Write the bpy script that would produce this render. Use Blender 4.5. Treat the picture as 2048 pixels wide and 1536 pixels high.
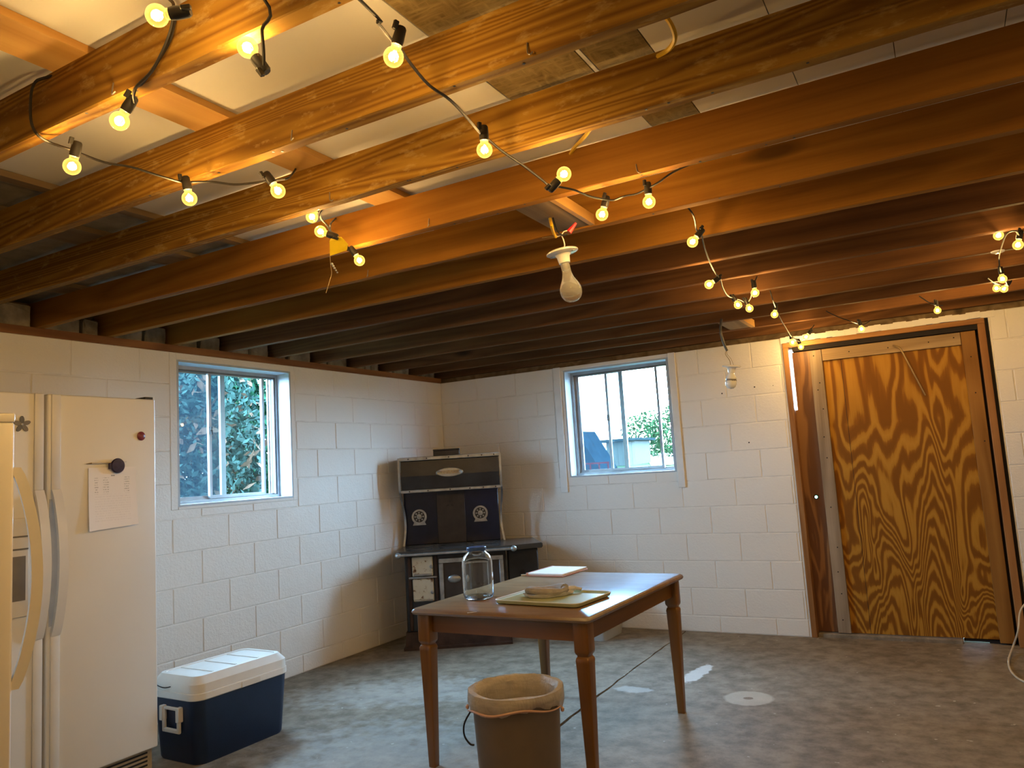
import bpy, bmesh, math, random
from mathutils import Vector, Matrix
R = random.Random(7)
for _o in list(bpy.data.objects): bpy.data.objects.remove(_o)
S = bpy.context.scene
COL = S.collection
PI = math.pi

# ------------------------------------------------------------------ camera
F_PX = 1526.151
YAW, PITCH, ROLL = -.511, .1119, -.062
C0 = Vector((4.035, -5.8397, 1.3029))
_ca, _sa, _cb, _sb, _cc, _sc = [g(a) for a in (YAW, PITCH, ROLL) for g in (math.cos, math.sin)]
FW = Vector((_sa*_cb, _ca*_cb, _sb)); _r = Vector((_ca, -_sa, 0)); _u = _r.cross(FW)
RT = _cc*_r + _sc*_u; UP = -_sc*_r + _cc*_u
cam = bpy.data.objects.new('camera', bpy.data.cameras.new('camera')); COL.objects.link(cam)
cam.data.sensor_width = 36; cam.data.lens = F_PX/2048*36; cam.data.clip_start = .02; cam.data.clip_end = 500
m = Matrix((RT, UP, -FW)).transposed().to_4x4(); m.translation = C0; cam.matrix_world = m
S.camera = cam

# ------------------------------------------------------------------ world, exposure
W = bpy.data.worlds.new('overcast_sky'); S.world = W; W.use_nodes = True
bg = W.node_tree.nodes['Background']; bg.inputs[0].default_value = (.45, .70, 1.0, 1); bg.inputs[1].default_value = 40.0
S.view_settings.view_transform = 'Standard'; S.view_settings.look = 'None'
S.view_settings.exposure = 1.0; S.view_settings.gamma = 1.0; S.view_settings.use_curve_mapping = False
BULB_W = 1.75                                  # watts of each little string bulb
BULB_COL = (1.0, .655, .31)

def portal(name, loc, rot, sx, sy):            # samples the sky through an opening; adds no light of its own
    l = bpy.data.lights.new(name, 'AREA'); l.shape = 'RECTANGLE'; l.size = sx; l.size_y = sy
    l.cycles.is_portal = True
    o = bpy.data.objects.new(name, l); COL.objects.link(o); o.location = loc; o.rotation_euler = rot
portal('sky_portal', (-.30, -2.345, 1.655), (0, -PI/2, 0), .96, .98)
portal('sky_portal', (1.72, .30, 1.66), (-PI/2, 0, 0), .98, .96)

# ------------------------------------------------------------------ pixel helpers
def ray(px, py): return FW + RT*((px-1024)/F_PX) + UP*((768-py)/F_PX)
def onz(px, py, z):
    d = ray(px, py); return C0 + d*((z-C0.z)/d.z)
def ony(px, py, y):
    d = ray(px, py); return C0 + d*((y-C0.y)/d.y)
def onx(px, py, x):
    d = ray(px, py); return C0 + d*((x-C0.x)/d.x)
def atd(px, py, dep): return C0 + ray(px, py)*dep

# ------------------------------------------------------------------ mesh helpers
def bx(bm, x0, x1, y0, y1, z0, z1, bev=0, seg=1):
    vs = [bm.verts.new((x, y, z)) for x in (x0, x1) for y in (y0, y1) for z in (z0, z1)]
    q = [(0,1,3,2),(4,6,7,5),(0,4,5,1),(2,3,7,6),(0,2,6,4),(1,5,7,3)]
    fs = [bm.faces.new([vs[i] for i in f]) for f in q]
    if bev:
        es = set(e for f in fs for e in f.edges)
        bmesh.ops.bevel(bm, geom=list(es), offset=bev, segments=seg, affect='EDGES', profile=.5)
    return vs
def prism(bm, pts, z0, z1):                    # polygon in xy, extruded in z
    a = [bm.verts.new((x, y, z0)) for x, y in pts]; b = [bm.verts.new((x, y, z1)) for x, y in pts]
    n = len(pts)
    bm.faces.new(a[::-1]); bm.faces.new(b)
    for i in range(n): bm.faces.new((a[i], a[(i+1)%n], b[(i+1)%n], b[i]))
    return a+b
def lathe(bm, prof, n=24, M=None, cap=True):   # prof: (radius, z)
    rings = []
    for r, z in prof:
        if r < 1e-5: rings.append([bm.verts.new((0, 0, z))])
        else: rings.append([bm.verts.new((r*math.cos(2*PI*i/n), r*math.sin(2*PI*i/n), z)) for i in range(n)])
    for a, b in zip(rings, rings[1:]):
        for i in range(n):
            j = (i+1) % n
            if len(a) == 1 and len(b) > 1: bm.faces.new((a[0], b[j], b[i]))
            elif len(b) == 1 and len(a) > 1: bm.faces.new((a[i], a[j], b[0]))
            elif len(a) > 1: bm.faces.new((a[i], a[j], b[j], b[i]))
    if cap:
        if len(rings[0]) > 1: bm.faces.new(rings[0][::-1])
        if len(rings[-1]) > 1: bm.faces.new(rings[-1])
    vs = [v for r in rings for v in r]
    if M is not None:
        for v in vs: v.co = M @ v.co
    return vs
def spline(pts, k=6):
    P = [Vector(p) for p in pts]; out = []
    for i in range(len(P)-1):
        a = P[max(i-1, 0)]; b = P[i]; c = P[i+1]; d = P[min(i+2, len(P)-1)]
        for s in range(k):
            t = s/k
            out.append(.5*((2*b)+(c-a)*t+(2*a-5*b+4*c-d)*t*t+(3*b-a-3*c+d)*t**3))
    out.append(P[-1]); return out
def tube(bm, pts, r, n=6, caps=True):
    pts = [Vector(p) for p in pts]; rings = []; up = Vector((0, 0, 1)); last = None
    for i, p in enumerate(pts):
        t = (pts[min(i+1, len(pts)-1)]-pts[max(i-1, 0)]).normalized()
        if last is None:
            a = t.cross(up)
            if a.length < .1: a = t.cross(Vector((1, 0, 0)))
        else: a = last - t*last.dot(t)
        a.normalize(); last = a; b = t.cross(a)
        rr = r[i] if isinstance(r, (list, tuple)) else r
        rings.append([bm.verts.new(p+(a*math.cos(2*PI*k/n)+b*math.sin(2*PI*k/n))*rr) for k in range(n)])
    for A, B in zip(rings, rings[1:]):
        for k in range(n): bm.faces.new((A[k], A[(k+1)%n], B[(k+1)%n], B[k]))
    if caps: bm.faces.new(rings[0][::-1]); bm.faces.new(rings[-1])
def strip(bm, pts, wvec, tvec):                # rectangular bar swept along pts with fixed width / thickness vectors
    rings = []
    for p in pts:
        p = Vector(p); rings.append([bm.verts.new(p+wvec*a+tvec*b) for a, b in ((-.5,-.5),(.5,-.5),(.5,.5),(-.5,.5))])
    for A, B in zip(rings, rings[1:]):
        for k in range(4): bm.faces.new((A[k], A[(k+1)%4], B[(k+1)%4], B[k]))
    bm.faces.new(rings[0][::-1]); bm.faces.new(rings[-1])
def rrect(w, d, r, k=5):
    pts = []
    for cx, cy, a0 in ((w/2-r, d/2-r, 0), (-w/2+r, d/2-r, PI/2), (-w/2+r, -d/2+r, PI), (w/2-r, -d/2+r, 1.5*PI)):
        for i in range(k+1):
            a = a0+PI/2*i/k; pts.append((cx+r*math.cos(a), cy+r*math.sin(a)))
    return pts
def loft(bm, sections, cap0=True, cap1=True):  # sections: (list of xy, z)
    rings = [[bm.verts.new((x, y, z)) for x, y in pts] for pts, z in sections]
    n = len(rings[0])
    for A, B in zip(rings, rings[1:]):
        for k in range(n): bm.faces.new((A[k], A[(k+1)%n], B[(k+1)%n], B[k]))
    if cap0: bm.faces.new(rings[0][::-1])
    if cap1: bm.faces.new(rings[-1])
def mesh(name, bm, mat, smooth=False):
    bmesh.ops.recalc_face_normals(bm, faces=bm.faces)
    me = bpy.data.meshes.new(name); bm.to_mesh(me); bm.free()
    if mat: me.materials.append(mat)
    if smooth:
        for p in me.polygons: p.use_smooth = True
        try: me.set_sharp_from_angle(angle=math.radians(38))
        except Exception: pass
    return me
def obj(name, bm, mat, parent=None, smooth=False):
    me = mesh(name, bm, mat, smooth) if isinstance(bm, bmesh.types.BMesh) else bm
    o = bpy.data.objects.new(name, me); COL.objects.link(o)
    if parent: o.parent = parent
    return o
def empty(name, loc=(0, 0, 0), rz=0):
    o = bpy.data.objects.new(name, None); COL.objects.link(o); o.location = loc; o.rotation_euler = (0, 0, rz)
    o.empty_display_size = .05; return o
def tag(o, label=None, cat=None, group=None, kind=None):
    if label: o['label'] = label
    if cat: o['category'] = cat
    if group: o['group'] = group
    if kind: o['kind'] = kind
    return o
def B(): return bmesh.new()
def boxobj(name, mat, parent, x0, x1, y0, y1, z0, z1, bev=0, seg=1, smooth=False):
    bm = B(); bx(bm, x0, x1, y0, y1, z0, z1, bev, seg); return obj(name, bm, mat, parent, smooth)
def vary(o, loc=None, rot=None):
    if loc: o.location = loc
    if rot: o.rotation_euler = rot
    return o

# ------------------------------------------------------------------ materials
class Mt:
    def __init__(s, name):
        s.m = bpy.data.materials.new(name); s.m.use_nodes = True; s.nt = s.m.node_tree; s.b = s.nt.nodes['Principled BSDF']
        s.out = s.nt.nodes['Material Output']
    def n(s, t, **k):
        x = s.nt.nodes.new('ShaderNode'+t)
        for a, v in k.items():
            if a.startswith('i_'): x.inputs[int(a[2:]) if a[2:].isdigit() else a[2:].replace('_', ' ')].default_value = v
            else: setattr(x, a, v)
        return x
    def l(s, a, b): s.nt.links.new(a, b)
    def set(s, **k):
        for a, v in k.items(): s.b.inputs[a.replace('_', ' ')].default_value = v
        return s
    def coord(s, scale=(1, 1, 1), rnd=0., kind='Object'):
        tc = s.n('TexCoord'); mp = s.n('Mapping'); mp.inputs['Scale'].default_value = scale
        if rnd:
            oi = s.n('ObjectInfo'); mu = s.n('Math', operation='MULTIPLY', i_1=rnd); s.l(oi.outputs['Random'], mu.inputs[0])
            cx = s.n('CombineXYZ'); s.l(mu.outputs[0], cx.inputs[0]); s.l(mu.outputs[0], cx.inputs[1]); s.l(mu.outputs[0], cx.inputs[2])
            va = s.n('VectorMath', operation='ADD'); s.l(tc.outputs[kind], va.inputs[0]); s.l(cx.outputs[0], va.inputs[1]); s.l(va.outputs[0], mp.inputs[0])
        else: s.l(tc.outputs[kind], mp.inputs[0])
        return mp.outputs[0]
    def noise(s, vec, scale, detail=4, rough=.5, dist=0):
        x = s.n('TexNoise'); x.inputs['Scale'].default_value = scale; x.inputs['Detail'].default_value = detail
        x.inputs['Roughness'].default_value = rough; x.inputs['Distortion'].default_value = dist; s.l(vec, x.inputs['Vector']); return x.outputs['Fac']
    def ramp(s, f, *st):
        x = s.n('ValToRGB'); e = x.color_ramp.elements
        while len(e) < len(st): e.new(.5)
        for k, (p, c) in zip(e, st): k.position = p; k.color = (*c, 1) if len(c) == 3 else c
        s.l(f, x.inputs[0]); return x.outputs[0]
    def math(s, op, a, b=None, clamp=False):
        x = s.n('Math', operation=op, use_clamp=clamp)
        for i, v in ((0, a), (1, b)):
            if v is None: continue
            if isinstance(v, (int, float)): x.inputs[i].default_value = v
            else: s.l(v, x.inputs[i])
        return x.outputs[0]
    def mix(s, f, a, b, mode='MIX'):
        x = s.n('MixRGB', blend_type=mode)
        for i, v in ((0, f), (1, a), (2, b)):
            if isinstance(v, (int, float)): x.inputs[i].default_value = v
            elif isinstance(v, tuple): x.inputs[i].default_value = (*v, 1)
            else: s.l(v, x.inputs[i])
        return x.outputs[0]
    def col(s, c): s.l(c, s.b.inputs['Base Color']); return s
    def bump(s, h, strength=.3, dist=.01):
        x = s.n('Bump'); x.inputs['Strength'].default_value = strength; x.inputs['Distance'].default_value = dist
        s.l(h, x.inputs['Height']); s.l(x.outputs[0], s.b.inputs['Normal']); return s

def plain(name, c, rough=.5, metal=0., var=.12, scale=12, bump=0., bscale=80, **kw):
    t = Mt(name); v = t.coord(); f = t.noise(v, scale, 4)
    t.col(t.ramp(f, (.3, tuple(x*(1-var) for x in c)), (.7, tuple(min(1, x*(1+var)) for x in c))))
    t.set(Roughness=rough, Metallic=metal, **kw)
    if bump: t.bump(t.noise(v, bscale, 3), bump, .004)
    return t.m
def wood(name, dark, light, axis='X', rings=9., rough=.55, stretch=9., fine=.35, scale=1.0, blotch=None, coat=0., knots=True):
    t = Mt(name); lo = 1.0/stretch*scale*3
    sc = {'X': (lo, 3*scale, 3*scale), 'Y': (3*scale, lo, 3*scale), 'Z': (3*scale, 3*scale, lo)}[axis]
    v = t.coord(sc, 31.7); f = t.noise(v, 1.6, 2, .45, .6)
    g = t.math('FRACT', t.math('MULTIPLY', f, rings))
    gr = t.math('PINGPONG', t.math('MULTIPLY', g, 2.0), 1.0)
    fs = {'X': (2.5, 90, 90), 'Y': (90, 2.5, 90), 'Z': (90, 90, 2.5)}[axis]
    ff = t.noise(t.coord(fs, 13.1), 1.5, 3)
    k = t.math('ADD', t.math('MULTIPLY', gr, 1-fine), t.math('MULTIPLY', ff, fine))
    c = t.ramp(k, (.18, dark), (.8, light))
    big = t.noise(t.coord((.9, .9, .9), 7.3), 2.2, 3)
    c = t.mix(t.math('MULTIPLY', t.math('SUBTRACT', big, .35, True), 1.1), c, tuple(x*.72 for x in dark), 'MIX')
    if blotch:
        bl = t.noise(t.coord((3.5, 9, 9), 17.3), 3.2, 5, .65)
        c = t.mix(t.math('MULTIPLY', t.math('SUBTRACT', bl, .56, True), 3.2, True), c, blotch)
    if knots:
        vo = t.n('TexVoronoi'); vo.inputs['Scale'].default_value = 1.0
        ks = {'X': (1.0, 3.2, 3.2), 'Y': (3.2, 1.0, 3.2), 'Z': (3.2, 3.2, 1.0)}[axis]
        t.l(t.coord(ks, 23.), vo.inputs['Vector'])
        km = t.ramp(vo.outputs['Distance'], (.05, (1, 1, 1)), (.12, (0, 0, 0)))
        c = t.mix(km, c, tuple(x*.45 for x in dark))
    t.col(c); t.set(Roughness=rough, Specular_IOR_Level=.5 if coat else .22); t.set(**{'Coat_Weight': coat, 'Coat_Roughness': .15})
    t.bump(k, .25, .002); return t.m

# painted concrete block
t = Mt('white_block_paint'); v = t.coord((1, 1, 1), 11.)
f1 = t.noise(v, 70, 5, .65); f2 = t.noise(v, 9, 4); f3 = t.noise(t.coord((1, 1, 1), 3.), 2.5, 3)
t.col(t.mix(t.math('MULTIPLY', f3, .3), (.84, .815, .77), (.78, .745, .69))); t.set(Roughness=.40)
t.bump(t.math('ADD', t.math('MULTIPLY', f1, .8), f2), .5, .008); M_BLOCK = t.m
M_MORTAR = plain('painted_mortar', (.80, .775, .73), .6, bump=.4, bscale=60)
t = Mt('plain_painted_wall'); v = t.coord(); br = t.n('TexBrick'); br.inputs['Scale'].default_value = 2.46
br.inputs['Mortar Size'].default_value = .012; br.inputs['Row Height'].default_value = .5; br.inputs['Brick Width'].default_value = 1.0
t.l(v, br.inputs['Vector']); t.col(t.mix(t.noise(v, 3), (.83, .805, .76), (.77, .735, .68))); t.set(Roughness=.45); t.bump(t.noise(v, 60, 4), .3, .005); M_WALL = t.m

# concrete floor, with two paint patches and a round pale scar that are really on the slab
t = Mt('concrete'); v = t.coord(kind='Object')
a = t.noise(v, 1.3, 6, .6); b_ = t.noise(v, 9, 6, .65); c_ = t.noise(v, 90, 3)
base = t.ramp(a, (.32, (.14, .108, .070)), (.5, (.205, .166, .115)), (.68, (.285, .245, .185)))
base = t.mix(.6, base, t.ramp(b_, (.36, (.10, .075, .048)), (.62, (.31, .262, .20))))
spk = t.math('MULTIPLY', t.math('SUBTRACT', t.noise(v, 13, 7, .75), .55, True), 7., True)
base = t.mix(t.math('MULTIPLY', spk, .6), base, (.085, .068, .05))
def spot(cx, cy, rx, ry, soft, nz, rot=0.):
    sx = t.n('SeparateXYZ'); t.l(v, sx.inputs[0])
    x = t.math('SUBTRACT', sx.outputs[0], cx); y = t.math('SUBTRACT', sx.outputs[1], cy)
    ca, sa = math.cos(rot), math.sin(rot)
    xr = t.math('ADD', t.math('MULTIPLY', x, ca), t.math('MULTIPLY', y, sa)); yr = t.math('SUBTRACT', t.math('MULTIPLY', y, ca), t.math('MULTIPLY', x, sa))
    d = t.math('ADD', t.math('POWER', t.math('DIVIDE', xr, rx), 2.), t.math('POWER', t.math('DIVIDE', yr, ry), 2.))
    d = t.math('ADD', d, t.math('MULTIPLY', t.math('SUBTRACT', t.noise(v, 14, 4), .5), nz))
    return t.ramp(d, (max(0., 1-soft)*.5, (1, 1, 1)), (.5, (0, 0, 0))) if False else t.math('MULTIPLY', t.math('SUBTRACT', 1.0, d, True), 1/soft, True)
base = t.mix(t.math('MULTIPLY', spot(2.955, -1.52, .135, .135, .25, .5), .55), base, (.58, .54, .46))
base = t.mix(t.math('MULTIPLY', spot(2.955, -1.52, .03, .025, .3, 2.), .8), base, (.14, .09, .05))
base = t.mix(t.math('MULTIPLY', spot(2.56, -1.12, .06, .25, .3, 2.2, -.1), .75), base, (.72, .74, .74))
base = t.mix(t.math('MULTIPLY', spot(2.3, -1.55, .12, .07, .5, 2.4), .5), base, (.6, .6, .58))
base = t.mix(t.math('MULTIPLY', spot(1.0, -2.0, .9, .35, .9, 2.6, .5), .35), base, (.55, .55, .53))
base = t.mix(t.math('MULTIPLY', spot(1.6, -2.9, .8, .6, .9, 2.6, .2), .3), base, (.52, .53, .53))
chip = t.math('GREATER_THAN', t.noise(v, 17, 2, .5), .735); base = t.mix(t.math('MULTIPLY', chip, .5), base, (.68, .64, .56))
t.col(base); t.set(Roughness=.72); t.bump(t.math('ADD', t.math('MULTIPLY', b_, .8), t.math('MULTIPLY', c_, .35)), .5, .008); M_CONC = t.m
M_DIRT = plain('crack_dirt', (.10, .075, .05), .95, bump=.6)

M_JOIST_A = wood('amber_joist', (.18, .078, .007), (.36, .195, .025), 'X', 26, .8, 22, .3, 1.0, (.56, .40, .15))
M_JOIST_B = wood('lit_brown_joist', (.23, .092, .009), (.36, .16, .020), 'X', 9, .8, 16, .45, .9, None)  # brown joist wood with the bulb glow put into its colour
M_JOIST_C = wood('shaded_brown_joist', (.10, .042, .014), (.175, .077, .025), 'X', 9, .8, 16, .45, .9, None)  # same brown wood, shade of the far bays put into its colour
M_BOARD = wood('pine_board', (.42, .22, .06), (.58, .35, .12), 'Y', 4, .5, 8, .3, .8)
M_OLDBOARD = wood('old_board', (.15, .10, .055), (.27, .19, .11), 'Y', 5, .7, 8, .4)
M_PLATE = wood('plate_wood', (.17, .07, .025), (.30, .14, .05), 'Y', 5, .6, 9)
M_PANEL = plain('white_ceiling_panel', (.66, .65, .64), .6, var=.05, scale=3)
M_GREYPANEL = plain('grey_ceiling_panel', (.235, .205, .155), .9, var=.3, scale=9, bump=.6, bscale=60)
t = Mt('sheathing_board'); v = t.coord((1, 1, 1), 5.); s1 = t.noise(t.coord((7, 60, 3)), 1.4, 5, .6, .6); s2 = t.noise(t.coord((30, 9, 3)), 1.4, 5, .6, .8); s3 = t.noise(v, 7, 5)
k = t.math('ADD', t.math('MULTIPLY', t.math('MAXIMUM', s1, s2), .7), t.math('MULTIPLY', s3, .4))
t.col(t.ramp(k, (.42, (.115, .075, .025)), (.75, (.36, .27, .12)))); t.set(Roughness=.8); t.bump(k, .3, .004); M_SHEATH = t.m
M_FILL = plain('fill_masonry', (.34, .29, .21), .9, var=.4, scale=14, bump=.8, bscale=30)
# plywood with contour grain
t = Mt('door_plywood'); v = t.coord((3.0, 3.0, .62), 0); f = t.noise(v, 1.6, 1.6, .45, .7)
w = t.noise(t.coord((26, 26, 2.2)), 1.2, 3); f = t.math('ADD', f, t.math('MULTIPLY', w, .06))
tc_ = t.n('TexCoord'); sz_ = t.n('SeparateXYZ'); t.l(tc_.outputs['Object'], sz_.inputs[0])
rg_ = t.math('MAXIMUM', t.math('SUBTRACT', 42., t.math('MULTIPLY', sz_.outputs[2], 19.)), 14.)
g = t.math('PINGPONG', t.math('MULTIPLY', f, rg_), 1.0)
fib = t.noise(t.coord((150, 150, 3)), 1.2, 3)
k = t.math('ADD', t.math('MULTIPLY', g, .85), t.math('MULTIPLY', fib, .25))
t.col(t.ramp(k, (.34, (.20, .074, .006)), (.55, (.255, .100, .009)), (.67, (.40, .185, .019)), (.95, (.45, .222, .027)))); t.set(Roughness=.6, Specular_IOR_Level=.2); t.bump(k, .15, .002); M_PLY = t.m
t = Mt('door_plywood_dark'); v = t.coord((3, 3, .5), 0); f = t.noise(v, 1.9, 3, .5, .6); g = t.math('PINGPONG', t.math('MULTIPLY', f, 11.), 1.0)
t.col(t.ramp(g, (.35, (.13, .048, .014)), (.75, (.27, .125, .04)))); t.set(Roughness=.5); M_PLY2 = t.m
M_GREYWOOD = wood('weathered_stile', (.24, .175, .115), (.42, .325, .23), 'Z', 5, .75, 10, .5)
M_GREYWOODX = wood('weathered_rail', (.30, .20, .105), (.48, .34, .19), 'X', 5, .7, 10, .5)
M_STILE = wood('brown_stile', (.24, .105, .02), (.36, .175, .042), 'Z', 5, .55, 10, .4)
M_JAMB = wood('jamb_wood', (.27, .115, .035), (.43, .21, .075), 'Z', 5, .55, 10, .35)
M_JAMBX = wood('head_wood', (.30, .13, .04), (.46, .235, .085), 'X', 5, .55, 10, .35)
M_DARKGAP = plain('dark_gap_and_nail', (.018, .013, .012), .9)  # shade of the door gaps as a colour; also seam, hole rim, nails
M_WHITE = plain('white_trim_paint', (.78, .77, .75), .4, var=.04)
M_REVEAL = plain('reveal_paint', (.46, .51, .56), .45, var=.05)
M_ALU = plain('aluminium_frame', (.33, .34, .34), .38, .7, var=.1)
M_ALUD = plain('dark_aluminium', (.12, .12, .12), .45, .4)
t = Mt('window_glass'); t.nt.nodes.remove(t.b); tr = t.n('BsdfTransparent'); tr.inputs[0].default_value = (.93, .98, .975, 1)
gl = t.n('BsdfGlossy'); gl.inputs['Roughness'].default_value = .02; lw = t.n('LayerWeight'); lw.inputs[0].default_value = .5
ff_ = t.math('ADD', t.math('MULTIPLY', t.math('POWER', lw.outputs['Facing'], 5.), .7), .03); mx = t.n('MixShader'); t.l(ff_, mx.inputs[0]); t.l(tr.outputs[0], mx.inputs[1]); t.l(gl.outputs[0], mx.inputs[2]); t.l(mx.outputs[0], t.out.inputs[0]); M_PANE = t.m
t = Mt('insect_screen'); t.nt.nodes.remove(t.b); tr = t.n('BsdfTransparent'); df = t.n('BsdfDiffuse'); df.inputs[0].default_value = (.012, .016, .02, 1)
tl = t.n('BsdfTranslucent'); tl.inputs[0].default_value = (.006, .010, .014, 1); ad = t.n('AddShader'); t.l(df.outputs[0], ad.inputs[0]); t.l(tl.outputs[0], ad.inputs[1])
mx = t.n('MixShader'); mx.inputs[0].default_value = .4; t.l(tr.outputs[0], mx.inputs[1]); t.l(ad.outputs[0], mx.inputs[2]); t.l(mx.outputs[0], t.out.inputs[0]); M_SCREEN = t.m
M_FRIDGE = plain('white_appliance', (.80, .78, .725), .33, var=.02, scale=3, bump=.06, bscale=300)
M_FRIDGE2 = plain('white_freezer', (.82, .79, .73), .28, var=.02, scale=3)
M_HANDLE = plain('handle_plastic', (.74, .715, .66), .3, var=.03)
M_RECESS = plain('recess_grey', (.48, .46, .42), .4)
M_GASKET = plain('grey_gasket', (.16, .145, .125), .7)
M_DISP = plain('dispenser_grey', (.19, .17, .145), .4)
M_GRILLE = plain('grille_tan', (.42, .36, .26), .5)
M_BLACK = plain('black_plastic', (.012, .012, .013), .45)
M_BLUE = plain('cooler_blue', (.006, .020, .062), .38, var=.1, bump=.1, bscale=200)
M_COOLW = plain('cooler_white', (.80, .80, .77), .42, var=.03)
M_IRON = plain('stove_iron', (.030, .032, .038), .34, .35, var=.3, scale=8, bump=.15, bscale=60)
M_IRONTOP = plain('cooktop_iron', (.11, .115, .12), .22, .7, var=.3, scale=6)
M_NAVY = plain('navy_enamel', (.008, .012, .034), .16, var=.15)
M_SOOT = plain('brown_black_panel', (.032, .024, .021), .5, var=.3)
M_NICKEL = plain('old_nickel', (.36, .375, .39), .42, .85, var=.25, scale=18, bump=.2, bscale=60)
t = Mt('rusty_ivory_enamel'); v = t.coord((1, 1, 1), 9.); f = t.noise(v, 16, 5, .65)
t.col(t.ramp(f, (.33, (.07, .03, .012)), (.39, (.20, .11, .05)), (.44, (.56, .53, .42)), (.8, (.62, .60, .51)))); t.set(Roughness=.45); M_IVORY = t.m
M_RUST = plain('rusty_plinth', (.045, .024, .018), .8, var=.5, bump=.4)
M_TABLE = wood('table_wood', (.165, .066, .009), (.27, .122, .020), 'Z', 4, .3, 10, .4, 1., None, .25, False)
M_TABLEX = wood('table_apron_wood', (.135, .050, .009), (.225, .095, .018), 'X', 4, .3, 10, .4, 1., None, .25, False)
t = Mt('table_top_varnish'); v = t.coord((1.2, 10, 3)); f = t.noise(v, 2.5, 4, .55, .3); wv = t.noise(t.coord(), 3.2, 5, .6)
c = t.ramp(f, (.3, (.16, .065, .02)), (.7, (.27, .135, .05))); c = t.mix(t.math('MULTIPLY', wv, .75), c, (.34, .26, .165))
t.col(c); t.l(t.ramp(t.noise(t.coord(), 7, 5, .6), (.3, (.16,)*3), (.7, (.30,)*3)), t.b.inputs['Roughness'])
t.set(Specular_IOR_Level=0.); gcol_ = (.62, .82, 1, 1)  # blue of the reflected sky put into the gloss colour
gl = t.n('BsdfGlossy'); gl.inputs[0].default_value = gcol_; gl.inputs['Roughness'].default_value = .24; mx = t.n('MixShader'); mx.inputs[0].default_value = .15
bp = t.n('Bump'); bp.inputs['Strength'].default_value = .02; bp.inputs['Distance'].default_value = .002; t.l(t.noise(t.coord((30, 9, 9)), 1.6, 3), bp.inputs['Height']); t.l(bp.outputs[0], gl.inputs['Normal'])
t.l(t.b.outputs[0], mx.inputs[1]); t.l(gl.outputs[0], mx.inputs[2]); t.l(mx.outputs[0], t.out.inputs[0]); M_TOP = t.m
def glassmat(name, c, rough=0., ior=1.45):
    t = Mt(name); t.set(Base_Color=(*c, 1), Roughness=rough, IOR=ior, Transmission_Weight=1.0); return t.m
M_JAR = glassmat('jar_glass', (.97, .99, .985))
M_LID = plain('blue_lid', (.016, .055, .20), .35)
M_TRAY = plain('green_tray', (.40, .44, .25), .3, var=.05)
M_TOWEL = plain('grey_towel', (.37, .345, .325), .95, var=.15, scale=40, bump=.6, bscale=250)
M_TOWELB = plain('towel_hem', (.60, .58, .58), .95, bump=.5, bscale=200)
M_PAPER = plain('paper_white', (.82, .82, .84), .7, var=.02)
M_PINK = plain('pink_cover', (.55, .26, .19), .6)
M_CAN = plain('tan_can', (.17, .135, .10), .5, var=.08, bump=.05)
t = Mt('bag_film'); v = t.coord(); f = t.noise(t.coord((9, 9, 40)), 2, 4); t.col(t.ramp(f, (.3, (.45, .41, .355)), (.7, (.62, .575, .505)))); t.set(Roughness=.35)
t.bump(t.noise(t.coord((34, 34, 9)), 2.0, 4, .6, .5), .7, .008); t.set(Alpha=.86); M_BAG = t.m
M_DRAW = plain('coral_drawstring', (.58, .36, .28), .45, bump=.3, bscale=60)
t = Mt('clear_tote'); t.set(Base_Color=(.62, .63, .62, 1), Roughness=.25, Alpha=.45); M_TOTE = t.m
M_CORD = plain('cream_cord', (.62, .54, .40), .5)
M_WIRE = plain('string_cord', (.007, .005, .004), .55)
M_SOCKET = plain('socket_plastic', (.014, .011, .007), .55)
M_PORC = plain('porcelain', (.80, .79, .74), .15, var=.02)
M_RED = plain('red_nut', (.62, .02, .035), .4)
M_YELCABLE = plain('yellow_cable', (.60, .38, .02), .45)
M_TAG = plain('yellow_tag', (.85, .66, .02), .5, Emission_Color=(0, 0, 0, 1)) if False else plain('yellow_tag', (.85, .62, .01), .5)
t = Mt('string_bulb_glass'); t.nt.nodes.remove(t.b)      # lit globe: clear tinted glass filled with the filament's glow
tr = t.n('BsdfTransparent'); tr.inputs[0].default_value = (1, .90, .60, 1); gl = t.n('BsdfGlossy'); gl.inputs['Roughness'].default_value = .03
lw = t.n('LayerWeight'); lw.inputs[0].default_value = .5; ff_ = t.math('ADD', t.math('MULTIPLY', t.math('POWER', lw.outputs['Facing'], 5.), .6), .03); mx = t.n('MixShader'); t.l(ff_, mx.inputs[0]); t.l(tr.outputs[0], mx.inputs[1]); t.l(gl.outputs[0], mx.inputs[2])
em = t.n('Emission'); em.inputs[0].default_value = (1, .62, .13, 1)
lw = t.n('LayerWeight'); lw.inputs[0].default_value = .35; em_s = t.math('ADD', t.math('MULTIPLY', lw.outputs['Facing'], .42), .22); t.l(em_s, em.inputs[1])
ad = t.n('AddShader'); t.l(mx.outputs[0], ad.inputs[0]); t.l(em.outputs[0], ad.inputs[1]); t.l(ad.outputs[0], t.out.inputs[0]); M_GLOBE = t.m
t = Mt('filament'); t.nt.nodes.remove(t.b); em = t.n('Emission'); em.inputs[0].default_value = (1, .80, .42, 1); em.inputs[1].default_value = 14; t.l(em.outputs[0], t.out.inputs[0]); M_FIL = t.m
t = Mt('frosted_bulb'); t.set(Base_Color=(.80, .79, .77, 1), Roughness=.12, Transmission_Weight=.72, IOR=1.2, Coat_Weight=.5, Coat_Roughness=.02); M_FROST = t.m
M_MILK = plain('milky_bulb', (.74, .74, .72), .12, var=.03)
M_METAL = plain('dull_steel', (.32, .30, .27), .4, .8)
M_BRASS = plain('bare_wire', (.35, .26, .14), .4, .7)
M_LEAF1 = plain('shrub_leaf', (.016, .032, .028), .5, var=.5, scale=3, Specular_IOR_Level=0.)
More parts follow.
